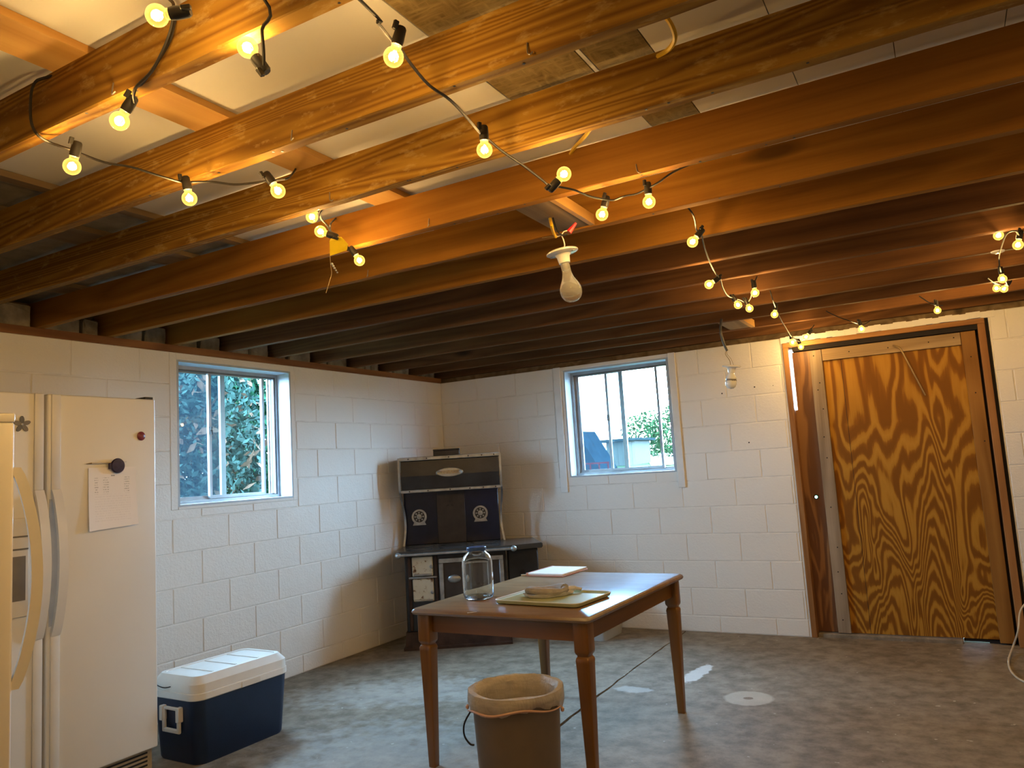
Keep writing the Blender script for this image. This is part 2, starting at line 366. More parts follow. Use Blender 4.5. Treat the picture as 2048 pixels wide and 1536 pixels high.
M_LEAF2 = plain('conifer_leaf', (.008, .030, .016), .5, var=.5, scale=3, Specular_IOR_Level=0.)
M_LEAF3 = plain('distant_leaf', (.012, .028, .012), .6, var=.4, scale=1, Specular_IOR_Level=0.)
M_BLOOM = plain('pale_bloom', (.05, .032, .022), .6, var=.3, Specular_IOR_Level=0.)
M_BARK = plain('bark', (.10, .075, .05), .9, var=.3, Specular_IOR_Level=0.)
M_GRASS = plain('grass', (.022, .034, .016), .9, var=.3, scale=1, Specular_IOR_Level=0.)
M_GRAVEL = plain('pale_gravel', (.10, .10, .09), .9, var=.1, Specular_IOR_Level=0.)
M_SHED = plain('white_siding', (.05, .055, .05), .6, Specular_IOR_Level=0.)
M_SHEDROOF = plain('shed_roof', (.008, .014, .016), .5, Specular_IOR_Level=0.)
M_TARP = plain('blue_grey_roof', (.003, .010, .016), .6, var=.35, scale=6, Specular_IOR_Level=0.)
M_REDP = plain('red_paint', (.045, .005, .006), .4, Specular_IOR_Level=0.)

# ================================================================== SETTING
BM_, BH = .4064, .2032
Z10 = .12
def courseZ(k): return (max(0, Z10+(10-k)*BH), min(2.146, Z10+(11-k)*BH))
# ---- floor: two slabs either side of an irregular joint
floor = tag(empty('floor'), kind='structure')
def slab(x0, x1, edge):
    bm = B(); ys = [-8.2+i*.1 for i in range(int((8.2+.28)/.1)+1)]
    jag = [(2.165+.012*math.sin(y*1.3)+.030*(y+1.3)*-.4+{0: -1, 1: 1}[edge]*(.0035+.003*abs(math.sin(y*7.7))+(.004 if y < -1.5 else 0))+R.uniform(-.004, .004)) for y in ys]
    top = []; bot = []
    for y, j in zip(ys, jag):
        a, b = ((x0, j) if edge == 0 else (j, x1))
        top.append((bm.verts.new((a, y, 0)), bm.verts.new((b, y, 0)))); bot.append((bm.verts.new((a, y, -.1)), bm.verts.new((b, y, -.1))))
    for i in range(len(ys)-1):
        bm.faces.new((top[i][0], top[i][1], top[i+1][1], top[i+1][0]))
        s = 1 if edge == 0 else 0
        bm.faces.new((top[i][s], bot[i][s], bot[i+1][s], top[i+1][s]))
    return obj('concrete_slab', bm, M_CONC, floor)
R.seed(3); slab(-.2, 2.1, 0); R.seed(3); slab(2.1, 6.6, 1)
boxobj('joint_dirt', M_DIRT, floor, 1.9, 2.45, -8.2, .2, -.05, -.012)

def clip(rect, holes):
    out = [rect]
    for h in holes:
        nxt = []
        for (a, b, c, d) in out:
            ha, hb, hc, hd = h
            if hb <= a or ha >= b or hd <= c or hc >= d: nxt.append((a, b, c, d)); continue
            if a < ha: nxt.append((a, ha, c, d))
            if hb < b: nxt.append((hb, b, c, d))
            m0, m1 = max(a, ha), min(b, hb)
            if c < hc: nxt.append((m0, m1, c, hc))
            if hd < d: nxt.append((m0, m1, hd, d))
        out = nxt
    return [r for r in out if r[1]-r[0] > .012 and r[3]-r[2] > .012]
_bm_cache = {}
def blocks(wall, axis, u0, u1, phase, holes):
    """painted blocks as parts of a wall; axis 'x' (back wall, face at y=0) or 'y' (left wall, face at x=0)"""
    J = .0027
    for k in range(1, 12):
        z0, z1 = courseZ(k)
        off = phase + (0 if k % 2 == 0 else .5)*BM_
        n0 = math.floor((u0-off)/BM_); n1 = math.ceil((u1-off)/BM_)
        for n in range(n0, n1+1):
            a, b = max(u0, off+n*BM_), min(u1, off+(n+1)*BM_)
            if b-a < .02: continue
            ps = clip((a+J, b-J, z0+J, z1-J), holes)
            if not ps: continue
            du = R.uniform(0, .0010)
            full = len(ps) == 1
            key = (axis, round(b-a, 3), round(z1-z0, 3)) if full and ps[0] == (a+J, b-J, z0+J, z1-J) else None
            cu, cz = (a+b)/2, (z0+z1)/2
            if key and key in _bm_cache: me = _bm_cache[key]
            else:
                bm = B()
                for (p, q, r, s) in ps:
                    if axis == 'x': bx(bm, p-cu, q-cu, -.0, .03, r-cz, s-cz, .0035 if full else 0)
                    else: bx(bm, -.03, 0, p-cu, q-cu, r-cz, s-cz, .0035 if full else 0)
                me = mesh('block', bm, M_BLOCK)
                if key: _bm_cache[key] = me
            o = obj('concrete_block', me, None, wall)
            o.location = (cu, du, cz) if axis == 'x' else (-du, cu, cz)

# ---- left wall, with window opening y -2.815..-1.885, z 1.205..2.10
LO = (-2.815, -1.885, 1.205, 2.10)
bm = B()
for (a, b, c, d) in clip((-8.2, .22, -.1, 2.143), [LO]): bx(bm, -.21, -.0045, a, b, c, d)
wall_left = tag(obj('wall_left', bm, M_MORTAR), kind='structure')
blocks(wall_left, 'y', -4.9, 0, -.012, [(LO[0]-.05, LO[1]+.036, LO[2]-.018, 2.2)])
boxobj('painted_blockwork', M_WALL, wall_left, -.05, 0, -8.2, -4.9, 0, 2.143)
# beam fill between the joists on the plate
# ---- back wall, with window opening and doorway
BO = (1.264, 2.181, 1.21, 2.112); DO = (3.058, 4.355, -.2, 2.112)
bm = B()
for (a, b, c, d) in clip((-.21, 6.6, -.1, 2.143), [BO, DO]): bx(bm, a, b, .0045, .21, c, d)
wall_back = tag(obj('wall_back', bm, M_MORTAR), kind='structure')
blocks(wall_back, 'x', 0, 5.3, .1*0+1.5*BM_-.017, [(BO[0]-.10, BO[1]+.07, BO[2]-.0, 2.2), (DO[0]-.012, DO[1]+.01, -1, 2.2)])
boxobj('painted_blockwork', M_WALL, wall_back, 5.3, 6.6, -.0, .05, 0, 2.143)
for px, py in ((1509, 774), (1498, 885), (1546, 771), (1444, 787)):
    p = ony(px, py, -.0012); bm = B(); lathe(bm, [(0, 0), (.0055 if px < 1540 else .003, 0)], 9, Matrix.Rotation(PI/2, 4, 'X'), False); o = obj('anchor_hole', bm, M_BLACK, wall_back); o.location = p
# crumbly painted mortar over the door head
bm = B()
for i in range(34):
    x = 3.05+i*.0395; h = 2.146+.004*math.sin(i*1.7); bx(bm, x, x+.041, -.004-R.uniform(0, .006), .03, 2.104+R.uniform(-.004, .004), h)
obj('lintel_mortar', bm, M_BLOCK, wall_back)
wall_right = tag(boxobj('wall_right', M_WALL, None, 6.5, 6.7, -8.2, .2, -.1, 2.45), kind='structure')
wall_front = tag(boxobj('wall_front', M_WALL, None, -.2, 6.7, -8.3, -8.1, -.1, 2.45), kind='structure')
# rim boards above the walls closing the joist space
boxobj('rim_board', M_OLDBOARD, wall_left, -.21, -.15, -8.2, .22, 2.143, 2.37)
boxobj('rim_board', M_OLDBOARD, wall_back, -.21, 6.6, .06, .21, 2.143, 2.37)

# ---- ceiling: joists, strapping boards, panels
JB, JT = 2.187, 2.323
ceiling = tag(empty('ceiling'), kind='structure')
JY = [-.004-.4064*i for i in range(20)]
JY[12], JY[11], JY[10], JY[9], JY[8] = -4.842, -4.438, -4.053, -3.645, -3.262
for i in range(13, 20): JY[i] = -4.842-.4064*(i-12)
jl = 6.62
def joist_mesh(mt, seed):
    rr = random.Random(seed); bm = B(); n = 44; secs = []
    for i in range(n+1):
        x = jl*i/n; e = lambda s: rr.uniform(-s, s)
        secs.append([bm.verts.new((x, y, z)) for y, z in ((e(.0008), e(.0014)+.003), (.003, e(.0012)), (.037, e(.0012)), (.04+e(.0008), .003), (.04, JT-JB), (0, JT-JB))])
    for A, Bq in zip(secs, secs[1:]):
        for k in range(6): bm.faces.new((A[k], A[(k+1)%6], Bq[(k+1)%6], Bq[k]))
    bm.faces.new(secs[0][::-1]); bm.faces.new(secs[-1]); return mesh('joist', bm, mt)
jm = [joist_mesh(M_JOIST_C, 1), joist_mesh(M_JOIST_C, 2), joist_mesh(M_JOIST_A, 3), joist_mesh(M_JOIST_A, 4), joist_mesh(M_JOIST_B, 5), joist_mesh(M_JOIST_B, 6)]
for i, y in enumerate(JY):
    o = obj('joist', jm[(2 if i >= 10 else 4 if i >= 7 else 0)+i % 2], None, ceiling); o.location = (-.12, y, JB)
boxobj('top_plate', M_PLATE, ceiling, -.14, .006, -8.2, .0, 2.143, JB-.0005)
for x0, x1, mt, y0, y1 in ((2.262, 2.402, M_BOARD, -8.1, -2.2), (1.045, 1.225, M_OLDBOARD, -8.1, -2.9), (4.48, 4.60, M_BOARD, -8.1, -.1), (.25, .40, M_OLDBOARD, -8.1, -.1)):
    boxobj('strapping_board', mt, ceiling, x0, x1, y0, y1, JT, JT+.02)
def panel(name, mt, x0, x1, y0, y1, z=JT+.021): return boxobj(name, mt, ceiling, x0+.0012, x1-.0012, y0, y1, z, z+.012)
panel('ceiling_panel', M_GREYPANEL, -.2, 1.05, -8.1, .1); panel('ceiling_panel', M_GREYPANEL, 1.05, 1.535, -8.1, .1)
panel('ceiling_panel', M_PANEL, 1.54, 2.33, -8.1, .1); panel('ceiling_panel', M_PANEL, 2.33, 3.065, -8.1, -3.85); panel('ceiling_panel', M_PANEL, 2.33, 3.34, -3.85, .1)
panel('sheathing_sheet', M_SHEATH, 3.066, 3.325, -8.1, -3.85); panel('ceiling_panel', M_PANEL, 3.326, 3.339, -8.1, -3.85)
panel('sheathing_sheet', M_SHEATH, 3.34, 3.492, -8.1, .1)
xs = [3.493, 3.777, 4.027, 4.277, 4.85, 5.7, 6.6]
M_PANEL2 = plain('lit_white_ceiling_panel', (.72, .69, .63), .6, var=.05, scale=3)  # white panel copy, warm bulb light put into its colour
for a, b in zip(xs, xs[1:]): panel('ceiling_panel', M_PANEL2, a, b, -8.1, .1)
boxobj('panel_batten', M_OLDBOARD, ceiling, 1.497, 1.54, -8.1, -3.0, JT, JT+.021)
boxobj('roof_deck', M_OLDBOARD, ceiling, -.2, 6.7, -8.2, .2, JT+.034, JT+.06)
# ragged masonry fill between joist ends on the left plate
for i in range(0, 11):
    y1 = JY[i]-.006; y0 = JY[i+1]+.046; n = R.choice((2, 2, 3)); yy = y0
    cuts = sorted(R.uniform(.3, .7) for _ in range(n-1)); ends = [0]+cuts+[1]
    for a, b in zip(ends, ends[1:]):
        p = y0+(y1-y0)*a+.006; q = y0+(y1-y0)*b-.012
        if q-p < .03: continue
        bm = B(); h = R.uniform(.075, .13); bx(bm, R.uniform(-.03, .0)-.13, R.uniform(-.05, -.015), p, q, JB-.0003, JB+h, .008)
        bmesh.ops.subdivide_edges(bm, edges=bm.edges, cuts=2)
        for v_ in bm.verts:
            if v_.co.z > JB+.01: v_.co += Vector((R.uniform(-.006, .006), R.uniform(-.003, .003), R.uniform(-.004, .004)))
        obj('fill_block', bm, M_FILL, wall_left)
# blocking boards that carry the two lampholders
boxobj('lamp_blocking', M_OLDBOARD, ceiling, 2.83, 2.965, JY[9]+.041, JY[8]-.001, JB+.006, JB+.026)
boxobj('blocking_cleat', M_BOARD, ceiling, 2.967, 2.985, JY[9]+.041, JY[8]-.001, JB+.003, JB+.042)
boxobj('lamp_blocking', M_OLDBOARD, ceiling, 2.79, 2.93, JY[2]+.041, JY[1]-.001, JB+.004, JB+.024)
boxobj('blocking_cleat', M_BOARD, ceiling, 2.932, 2.96, JY[2]+.041, JY[1]-.001, JB+.001, JB+.05)
# nails and little bent staples under the joists
nails = []
bm = B(); tube(bm, spline([(0, 0, .02), (0, -.004, -.004), (.006, -.009, -.012), (.012, -.006, -.006)], 4), .0016, 5); nm = mesh('nail', bm, M_METAL)
for px, py, j in ((160, 165, 12), (655, 402, 10), (668, 322, 11), (748, 408, 9), (1270, 345, 9), (705, 545, 8), (1000, 62, 11)):
    p = onz(px, py, JB); o = obj('bent_nail', nm, None, ceiling); o.location = (p.x, JY[j]-.001, JB+.012); o.rotation_euler = (0, 0, R.uniform(-1, 1))
bm = B(); bx(bm, -.003, .003, -.003, .003, -.0008, .0006); hm = mesh('nail_head', bm, M_BLACK)
for j, n in ((12, 7), (11, 10), (10, 9), (9, 8), (8, 6)):
    for q in range(n):
        o = obj('nail_head', hm, None, ceiling); o.location = (R.uniform(1.8, 4.3), JY[j]+R.uniform(.008, .033), JB); o.rotation_euler = (0, 0, R.uniform(0, 3))

# ---- windows: one aluminium slider builder in wall coordinates (u right, v depth outward, w up)
def window(name, W_, H_, xf, label_trims):
    root = tag(empty(name), kind='structure'); root.matrix_world = xf
    def bar(nm, mt, u0, u1, v0, v1, w0, w1, bev=.0, par=root): return boxobj(nm, mt, par, u0, u1, v0, v1, w0, w1, bev)
    # painted reveal
    t_ = .012
    bm = B(); bx(bm, -.002, t_, 0, .21, 0, H_); bx(bm, W_-t_, W_+.002, 0, .21, 0, H_); bx(bm, t_, W_-t_, 0, .21, H_-t_, H_+.002); bx(bm, t_, W_-t_, 0, .21, -.002, t_)
    obj('reveal', bm, M_REVEAL, root)
    v0 = .118; f = .022
    bm = B(); bx(bm, t_, t_+f, v0, v0+.06, t_, H_-t_); bx(bm, W_-t_-f, W_-t_, v0, v0+.06, t_, H_-t_); bx(bm, t_+f, W_-t_-f, v0, v0+.06, H_-t_-f, H_-t_); bx(bm, t_+f, W_-t_-f, v0-.01, v0+.06, t_, t_+f*.8)
    bx(bm, t_+f, W_-t_-f, v0+.022, v0+.026, t_+f*.8, t_+f*1.3)
    fr_ = obj('outer_frame', bm, M_ALU, root)
    bm = B(); bx(bm, W_-t_-f-.012, W_-t_-f, v0+.004, v0+.05, t_+f, H_-t_-f); bx(bm, t_+f, W_-t_-f, v0+.004, v0+.05, H_-t_-f-.01, H_-t_-f); obj('dark_channel', bm, M_ALUD, fr_)
    lo, hi = t_+f, H_-t_-f
    def sash(nm, ua, ub, va, wd):
        bm = B(); bx(bm, ua, ua+wd, va, va+.02, lo, hi); bx(bm, ub-wd, ub, va, va+.02, lo, hi); bx(bm, ua+wd, ub-wd, va, va+.02, lo, lo+.02); bx(bm, ua+wd, ub-wd, va, va+.02, hi-.016, hi)
        s_ = obj(nm, bm, M_ALU, root)
        bar('pane', M_PANE, ua+wd-.002, ub-wd+.002, va+.008, va+.011, lo+.018, hi-.014, 0, s_); return s_
    sash('fixed_sash', t_+f, W_*.515, v0+.032, .036)
    s2 = sash('sliding_sash', W_*.352, W_*.855, v0+.005, .020)
    bm = B(); bx(bm, W_*.352+.004, W_*.352+.012, v0-.012, v0+.005, H_*.50, H_*.555); bx(bm, W_*.352-.006, W_*.352+.014, v0-.016, v0-.008, H_*.522, H_*.53); obj('latch', bm, M_BLACK, s2)
    bm = B(); bx(bm, t_+f, W_*.5, v0+.0545, v0+.0555, lo, hi); obj('insect_screen', bm, M_SCREEN, root)
    bm = B(); bx(bm, W_-t_-f-.034, W_-t_-f-.022, v0+.04, v0+.052, lo, hi); obj('screen_rail', bm, M_ALU, root)
    for (nm, a, b, c, d, th) in label_trims:
        bar(nm, M_WHITE if 'board' in nm else M_BLOCK, a, b, -th, .02, c, d, .002)
    return root
# left wall window: u runs +y, outward is -x
xf1 = Matrix(((0, -1, 0, 0), (1, 0, 0, LO[0]), (0, 0, 1, LO[2]), (0, 0, 0, 1)))
window('window_1', LO[1]-LO[0], LO[3]-LO[2], xf1, [('casing', -.048, -.001, -.016, .937, .001), ('casing', LO[1]-LO[0]+.001, LO[1]-LO[0]+.034, -.016, .937, .001), ('casing', 0, LO[1]-LO[0], LO[3]-LO[2]+.001, .937, .001), ('sill_strip', 0, LO[1]-LO[0], -.016, -.001, .002)])
xf2 = Matrix(((1, 0, 0, BO[0]), (0, 1, 0, 0), (0, 0, 1, BO[2]), (0, 0, 0, 1)))
window('window_2', BO[1]-BO[0], BO[3]-BO[2], xf2, [('casing_board', -.088, -.024, -.122, .934, .014), ('casing_board', BO[1]-BO[0]+.010, BO[1]-BO[0]+.066, -.122, .934, .014), ('head_strip', -.02, BO[1]-BO[0]+.008, BO[3]-BO[2]+.001, .932, .006), ('casing', -.022, -.001, -.0, .90, .002)])

# ---- door
door = tag(empty('door_1'), kind='structure')
boxobj('sill_ledge', M_CONC, door, 3.10, 3.99, .015, .21, -.02, .026, .006)
boxobj('jamb', M_JAMB, door, 3.060, 3.098, -.012, .16, .0, 2.068, .003)
boxobj('jamb', M_JAMB, door, 4.292, 4.334, -.012, .16, .0, 2.068, .003)
boxobj('head_jamb', M_JAMBX, door, 3.060, 4.334, -.012, .16, 2.068, 2.102, .003)
boxobj('gap_blocker', M_DARKGAP, door, 3.12, 4.292, .02, .035, 2.036, 2.067)  # dark strip stands in for the shade in the head gap
boxobj('gap_blocker', M_DARKGAP, door, 4.335, 4.353, .02, .19, .0, 2.10)  # dark strip stands in for the shade between jamb and wall
boxobj('gap_blocker', M_DARKGAP, door, 4.262, 4.2925, .079, .11, .0, 2.068)  # this and the strips below: added behind the leaf to block leaking daylight
boxobj('gap_blocker', M_DARKGAP, door, 3.118, 4.292, .079, .11, 2.005, 2.0685)
boxobj('gap_blocker', M_DARKGAP, door, 3.098, 3.992, .079, .11, .0265, .06)
boxobj('gap_blocker', M_DARKGAP, door, 3.992, 4.135, .079, .11, .007, .06)
boxobj('gap_blocker', M_DARKGAP, door, 4.135, 4.2925, .079, .11, -.01, .06)
boxobj('gap_blocker', M_DARKGAP, door, 3.0975, 3.116, .079, .11, .026, 1.605)
# plywood leaf, built round the bore hole and the daylight slit at its edge
bm = B(); hx, hz, hr = 3.176, .975, .011
xl = 3.112
for (a, b, c, d) in clip((xl, 3.24, .032, 2.034), [(hx-hr, hx+hr, hz-hr, hz+hr)]): bx(bm, a, b, .062, .078, c, d)
bx(bm, 3.0985, xl, .062, .078, .032, 1.61)
edge = obj('edge_strip', bm, M_PLY2, door)
bm = B(); N_ = 16
ring = [(hx+hr*math.cos(2*PI*i/N_), hz+hr*math.sin(2*PI*i/N_)) for i in range(N_)]
sq = [(hx+1.45*hr*max(-1/1.42, min(1/1.42, math.cos(2*PI*i/N_)*1.0))*1.02, hz+1.45*hr*max(-1/1.42, min(1/1.42, math.sin(2*PI*i/N_)))*1.02) for i in range(N_)]
a = [bm.verts.new((x, .0605, z)) for x, z in ring]; b = [bm.verts.new((hx+1.7*(x-hx), .0605, hz+1.7*(z-hz))) for x, z in ring]
for i in range(N_): bm.faces.new((a[i], a[(i+1)%N_], b[(i+1)%N_], b[i]))
obj('hole_rim', bm, M_DARKGAP, edge)
boxobj('door_panel', M_PLY, door, 3.24, 4.277, .062, .078, .030, 2.034)
boxobj('stile', M_GREYWOOD, door, 3.232, 3.316, .038, .062, .030, 2.030, .002)
boxobj('stile', M_STILE, door, 4.192, 4.276, .038, .062, .012, 2.032, .002)
boxobj('top_rail', M_GREYWOODX, door, 3.319, 4.189, .038, .062, 1.947, 2.031, .002)
boxobj('panel_seam', M_DARKGAP, door, 3.4375, 3.440, .0612, .063, .03, 1.945)
bm = B(); tube(bm, spline([(3.785, .036, 1.995), (3.80, .022, 1.985), (3.825, .018, 1.965), (3.853, .022, 1.893), (3.943, .046, 1.632)], 6), .006, 6); obj('latch_rod', bm, M_BRASS, door, True)
bmn = B(); lathe(bmn, [(0, -.001), (.0045, -.001), (.0045, .001), (0, .001)], 8, Matrix.Rotation(PI/2, 3, 'X')); nh = mesh('nail', bmn, M_DARKGAP)
for x, z in ((3.262, 1.99), (3.285, 1.79), (3.268, 1.74), (3.29, 1.60), (3.275, 1.40), (3.28, 1.25), (3.27, .9), (3.285, .62), (3.272, .45), (3.28, .30), (3.27, .12), (3.5, 1.99), (3.75, 1.985), (4.0, 1.99), (4.15, 2.0), (4.235, 1.86), (4.235, 1.62), (4.25, 1.3)):
    o = obj('nail_head', nh, None, door); o.location = (x, .0372, z)

# ================================================================== APPLIANCES
fr = tag(empty('refrigerator', (.4, -3.95, 0)), 'tall white side-by-side refrigerator with a paper hung on its door', 'refrigerator')
def P(name, mt, x0, x1, y0, y1, z0, z1, bev=0, seg=1, par=None, base=fr): 
    L = base.location; return boxobj(name, mt, par or base, x0-L.x, x1-L.x, y0-L.y, y1-L.y, z0-L.z, z1-L.z, bev, seg, bool(bev))
P('cabinet', M_FRIDGE, .04, .675, -4.395, -3.503, .02, 1.742, .004)
P('gasket', M_GASKET, .674, .69, -4.385, -3.51, .15, 1.735)
fd = P('refrigerator_door', M_FRIDGE, .69, .75, -4.004, -3.497, .146, 1.745, .009, 3)
zd = P('freezer_door', M_FRIDGE, .69, .75, -4.398, -4.020, .146, 1.745, .009, 3)
zt = fr.location
def trim_strip(door, y0, y1):
    P('edge_trim', M_HANDLE, .748, .757, y0, y1, .15, .74, .003, 2, door, fr); P('edge_trim', M_HANDLE, .748, .757, y0, y1, 1.34, 1.743, .003, 2, door, fr)
    bm = B(); pts = []
    for i in range(25):
        s = i/24; z = .74+.60*s; pts.append((.752+.058*math.sin(PI*s)**.8-zt.x, (y0+y1)/2-zt.y, z))
    strip(bm, pts, Vector((0, y1-y0, 0)), Vector((.016, 0, 0))); obj('handle', bm, M_HANDLE, door, True)
    for p in door.children: pass
for d_, a, b in ((fd, -3.990, -3.952), (zd, -4.060, -4.022)):
    trim_strip(d_, a, b)
P('handle_recess', M_RECESS, .7495, .7512, -3.996, -3.957, .78, 1.30, 0, 1, fd, fr)
dp = P('dispenser', M_HANDLE, .749, .757, -4.35, -4.078, .84, 1.232, .003, 1, zd, fr)
P('dispenser_well', M_DISP, .7565, .7585, -4.31, -4.092, .905, 1.08, 0, 1, dp, fr); 
bm = B(); 
for z in (1.105, 1.155): bx(bm, .757-zt.x, .7595-zt.x, -4.345-zt.y, -4.082-zt.y, z, z+.006)
obj('dispenser_line', bm, M_GASKET, zd)
bm = B(); bx(bm, .66-zt.x, .735-zt.x, -3.54-zt.y, -3.50-zt.y, 1.745, 1.757); obj('hinge_cover', bm, M_BLACK, fr)
g_ = P('base_grille', M_GRILLE, .60, .715, -4.39, -3.505, .015, .142, .003)
for i in range(6): P('grille_slot', M_BLACK, .7145, .7165, -4.37, -3.53, .032+i*.018, .040+i*.018, 0, 1, g_, fr)
# things held to the refrigerator door
fm = empty('flower_magnet', (.7505, -4.108, 1.612)); tag(fm, 'grey metal flower magnet with five petals on the freezer door', 'magnet')
for k in range(5):
    a = 2*PI*k/5+.35; bm = B(); n = 12
    pts = [(.019+.016*math.cos(2*PI*i/n)*1.0, .009*math.sin(2*PI*i/n)) for i in range(n)]
    vs = prism(bm, pts, 0, .004); Mx = Matrix.Rotation(a, 3, 'Z'); My = Matrix(((0, 0, 1), (1, 0, 0), (0, 1, 0)))
    for v_ in vs: v_.co = My @ (Mx @ v_.co)
    obj('petal', bm, M_ALUD if k % 2 else M_DISP, fm)
bm = B(); lathe(bm, [(0, 0), (.005, 0), (.005, .005), (0, .006)], 10, Matrix(((0, 0, 1), (1, 0, 0), (0, 1, 0)))); obj('flower_centre', bm, M_NICKEL, fm)
M_DKRED = plain('dark_red_button', (.20, .03, .045), .3, var=.4, scale=60)
MX = Matrix(((0, 0, 1), (1, 0, 0), (0, 1, 0)))
bm = B(); lathe(bm, [(0, 0), (.020, 0), (.021, .003), (.017, .006), (0, .007)], 20, MX); o = obj('button_magnet', bm, M_DKRED, None, True); o.location = (.7505, -3.575, 1.568)
tag(o, 'round dark red button magnet near the refrigerator door corner', 'magnet')
t = Mt('printed_sheet'); v = t.coord(kind='Object'); sx = t.n('SeparateXYZ'); t.l(v, sx.inputs[0]); Y_, Z_ = sx.outputs[1], sx.outputs[2]
lines = t.math('GREATER_THAN', t.math('FRACT', t.math('MULTIPLY', Z_, 95.)), .6)
words = t.math('GREATER_THAN', t.noise(t.coord((1, 260, 95)), 1.0, 2), .50)
def band(x, a, b): return t.math('MULTIPLY', t.math('GREATER_THAN', x, a), t.math('LESS_THAN', x, b))
colm = t.math('MAXIMUM', t.math('MAXIMUM', band(Y_, -.085, -.068), band(Y_, -.045, -.018)), band(Y_, .055, .082))
blk = t.math('MULTIPLY', t.math('MULTIPLY', colm, band(Z_, .02, .093)), t.math('MULTIPLY', lines, words))
body_ = t.math('MULTIPLY', t.math('MULTIPLY', band(Y_, -.085, .085), band(Z_, -.10, .018)), t.math('MULTIPLY', lines, t.math('MULTIPLY', words, .12)))
head_ = t.math('MULTIPLY', band(Y_, -.008, .010), band(Z_, .098, .104))
t.col(t.mix(t.math('ADD', t.math('ADD', t.math('MULTIPLY', blk, .55), body_), t.math('MULTIPLY', head_, .6), True), (.92, .885, .87), (.2, .18, .17))); t.set(Roughness=.7); M_PRINT = t.m
bm = B(); n = 10
rows = []
for i in range(n+1):
    s = i/n; z = -.138+.276*s; off = .004+.008*(1-s)**2
    rows.append([bm.verts.new((off+(.004 if k == 0 else 0)*(1-s), -.112-.003*(1-s)+(.224+.012*(1-s))*k/4, z+(.012*k/4 if i == 0 else 0))) for k in range(5)])
for A_, B_ in zip(rows, rows[1:]):
    for k in range(4): bm.faces.new((A_[k], A_[k+1], B_[k+1], B_[k]))
o = obj('printed_paper', bm, M_PRINT, None, True); o.location = (.7502, -3.718, 1.288); tag(o, 'sheet of paper printed with columns of text hanging on the refrigerator', 'paper')
M_NVY = plain('dark_purple_magnet', (.022, .012, .05), .35, var=.4, scale=80)
bm = B(); lathe(bm, [(0, 0), (.032, 0), (.034, .006), (.030, .011), (0, .012)], 24, MX); bx(bm, 0, .009, -.043, -.025, -.014, .012, .002)
o = obj('round_magnet', bm, M_NVY, None, True); o.location = (.7595, -3.700, 1.432); tag(o, 'round dark purple magnet holding up the printed paper', 'magnet')
pn = empty('white_pen', (.7575, -3.748, 1.446)); tag(pn, 'slim cream pen tucked behind the dark purple magnet', 'pen')
bm = B(); tube(bm, [(0, -.07, 0), (0, .075, .002)], .0035, 8); obj('barrel', bm, M_CORD, pn, True)
bm = B(); tube(bm, [(0, -.094, -.002), (0, -.07, 0)], [.0008, .0035], 8); obj('tip', bm, M_BRASS, pn, True)
bm = B(); tube(bm, [(0, .075, .002), (0, .096, .004)], [.0038, .002], 8); obj('cap_end', bm, M_HANDLE, pn, True)

# upright freezer in the near left corner, seen from its side
P0 = atd(27, 1000, 2.3); rz = math.atan2(.40, .92)          # local +y is the door normal, local +x the side towards us
fz = tag(empty('upright_freezer', (P0.x, P0.y, 0), -rz), 'shorter white upright freezer seen side-on with a bowed door handle', 'freezer')
ztop = atd(27, 824, 2.3).z
boxobj('cabinet', M_FRIDGE2, fz, -.60, -.004, -.66, -.062, .03, ztop-.03, .006, 2, True)
dz = boxobj('door', M_FRIDGE2, fz, -.60, 0, -.055, .0, .06, ztop-.028, .007, 3, True)
boxobj('gasket', M_GASKET, fz, -.595, -.008, -.0625, -.0545, .07, ztop-.035)
boxobj('top_cap', M_HANDLE, fz, -.603, .004, -.665, .002, ztop-.028, ztop, .006, 2, True)
zA, zB_ = atd(30, 935, 2.32).z, atd(34, 1368, 2.32).z
bm = B(); pts = []
for i in range(31):
    s = i/30; pts.append((-.03, .004+.060*math.sin(PI*s)**.75, zA+(zB_-zA)*s))
strip(bm, pts, Vector((.040, 0, 0)), Vector((0, .030, 0))); bmesh.ops.bevel(bm, geom=[e for e in bm.edges], offset=.004, segments=1, affect='EDGES') if False else None
obj('handle', bm, M_HANDLE, dz, True)
for x in (-.56, -.05):
    for y in (-.62, -.08): boxobj('foot', M_BLACK, fz, x-.02, x+.02, y-.02, y+.02, 0, .04)

# ================================================================== COOLER
cw, cl = .36, .58
co = tag(empty('cooler', (.645, -3.05, 0), math.radians(88.5)), 'navy blue picnic cooler with a white lid on the concrete floor', 'cooler')
bm = B(); loft(bm, [(rrect(cl*.90, cw*.88, .05), .0), (rrect(cl*.925, cw*.91, .055), .012), (rrect(cl, cw, .06), .30)]); obj('body', bm, M_BLUE, co, True)
bm = B(); loft(bm, [(rrect(cl+.004, cw+.004, .062), .300), (rrect(cl+.012, cw+.012, .064), .304), (rrect(cl+.012, cw+.012, .064), .332), (rrect(cl+.004, cw+.004, .06), .335)]); rim = obj('rim', bm, M_COOLW, co, True)
bm = B(); loft(bm, [(rrect(cl+.004, cw+.004, .06), .3355), (rrect(cl+.002, cw+.002, .06), .375), (rrect(cl-.05, cw-.06, .045), .408), (rrect(cl-.085, cw-.095, .035), .409), (rrect(cl-.09, cw-.10, .035), .405)]); lid = obj('lid', bm, M_COOLW, co, True)
for k in range(3): boxobj('lid_rib', M_COOLW, lid, -.155+k*.14, -.145+k*.14, -cw*.34, cw*.34, .4045, .4085, .001)
boxobj('latch_recess', M_HANDLE, rim, -.03, .085, -cw/2-.0085, -cw/2-.004, .302, .330, .001)
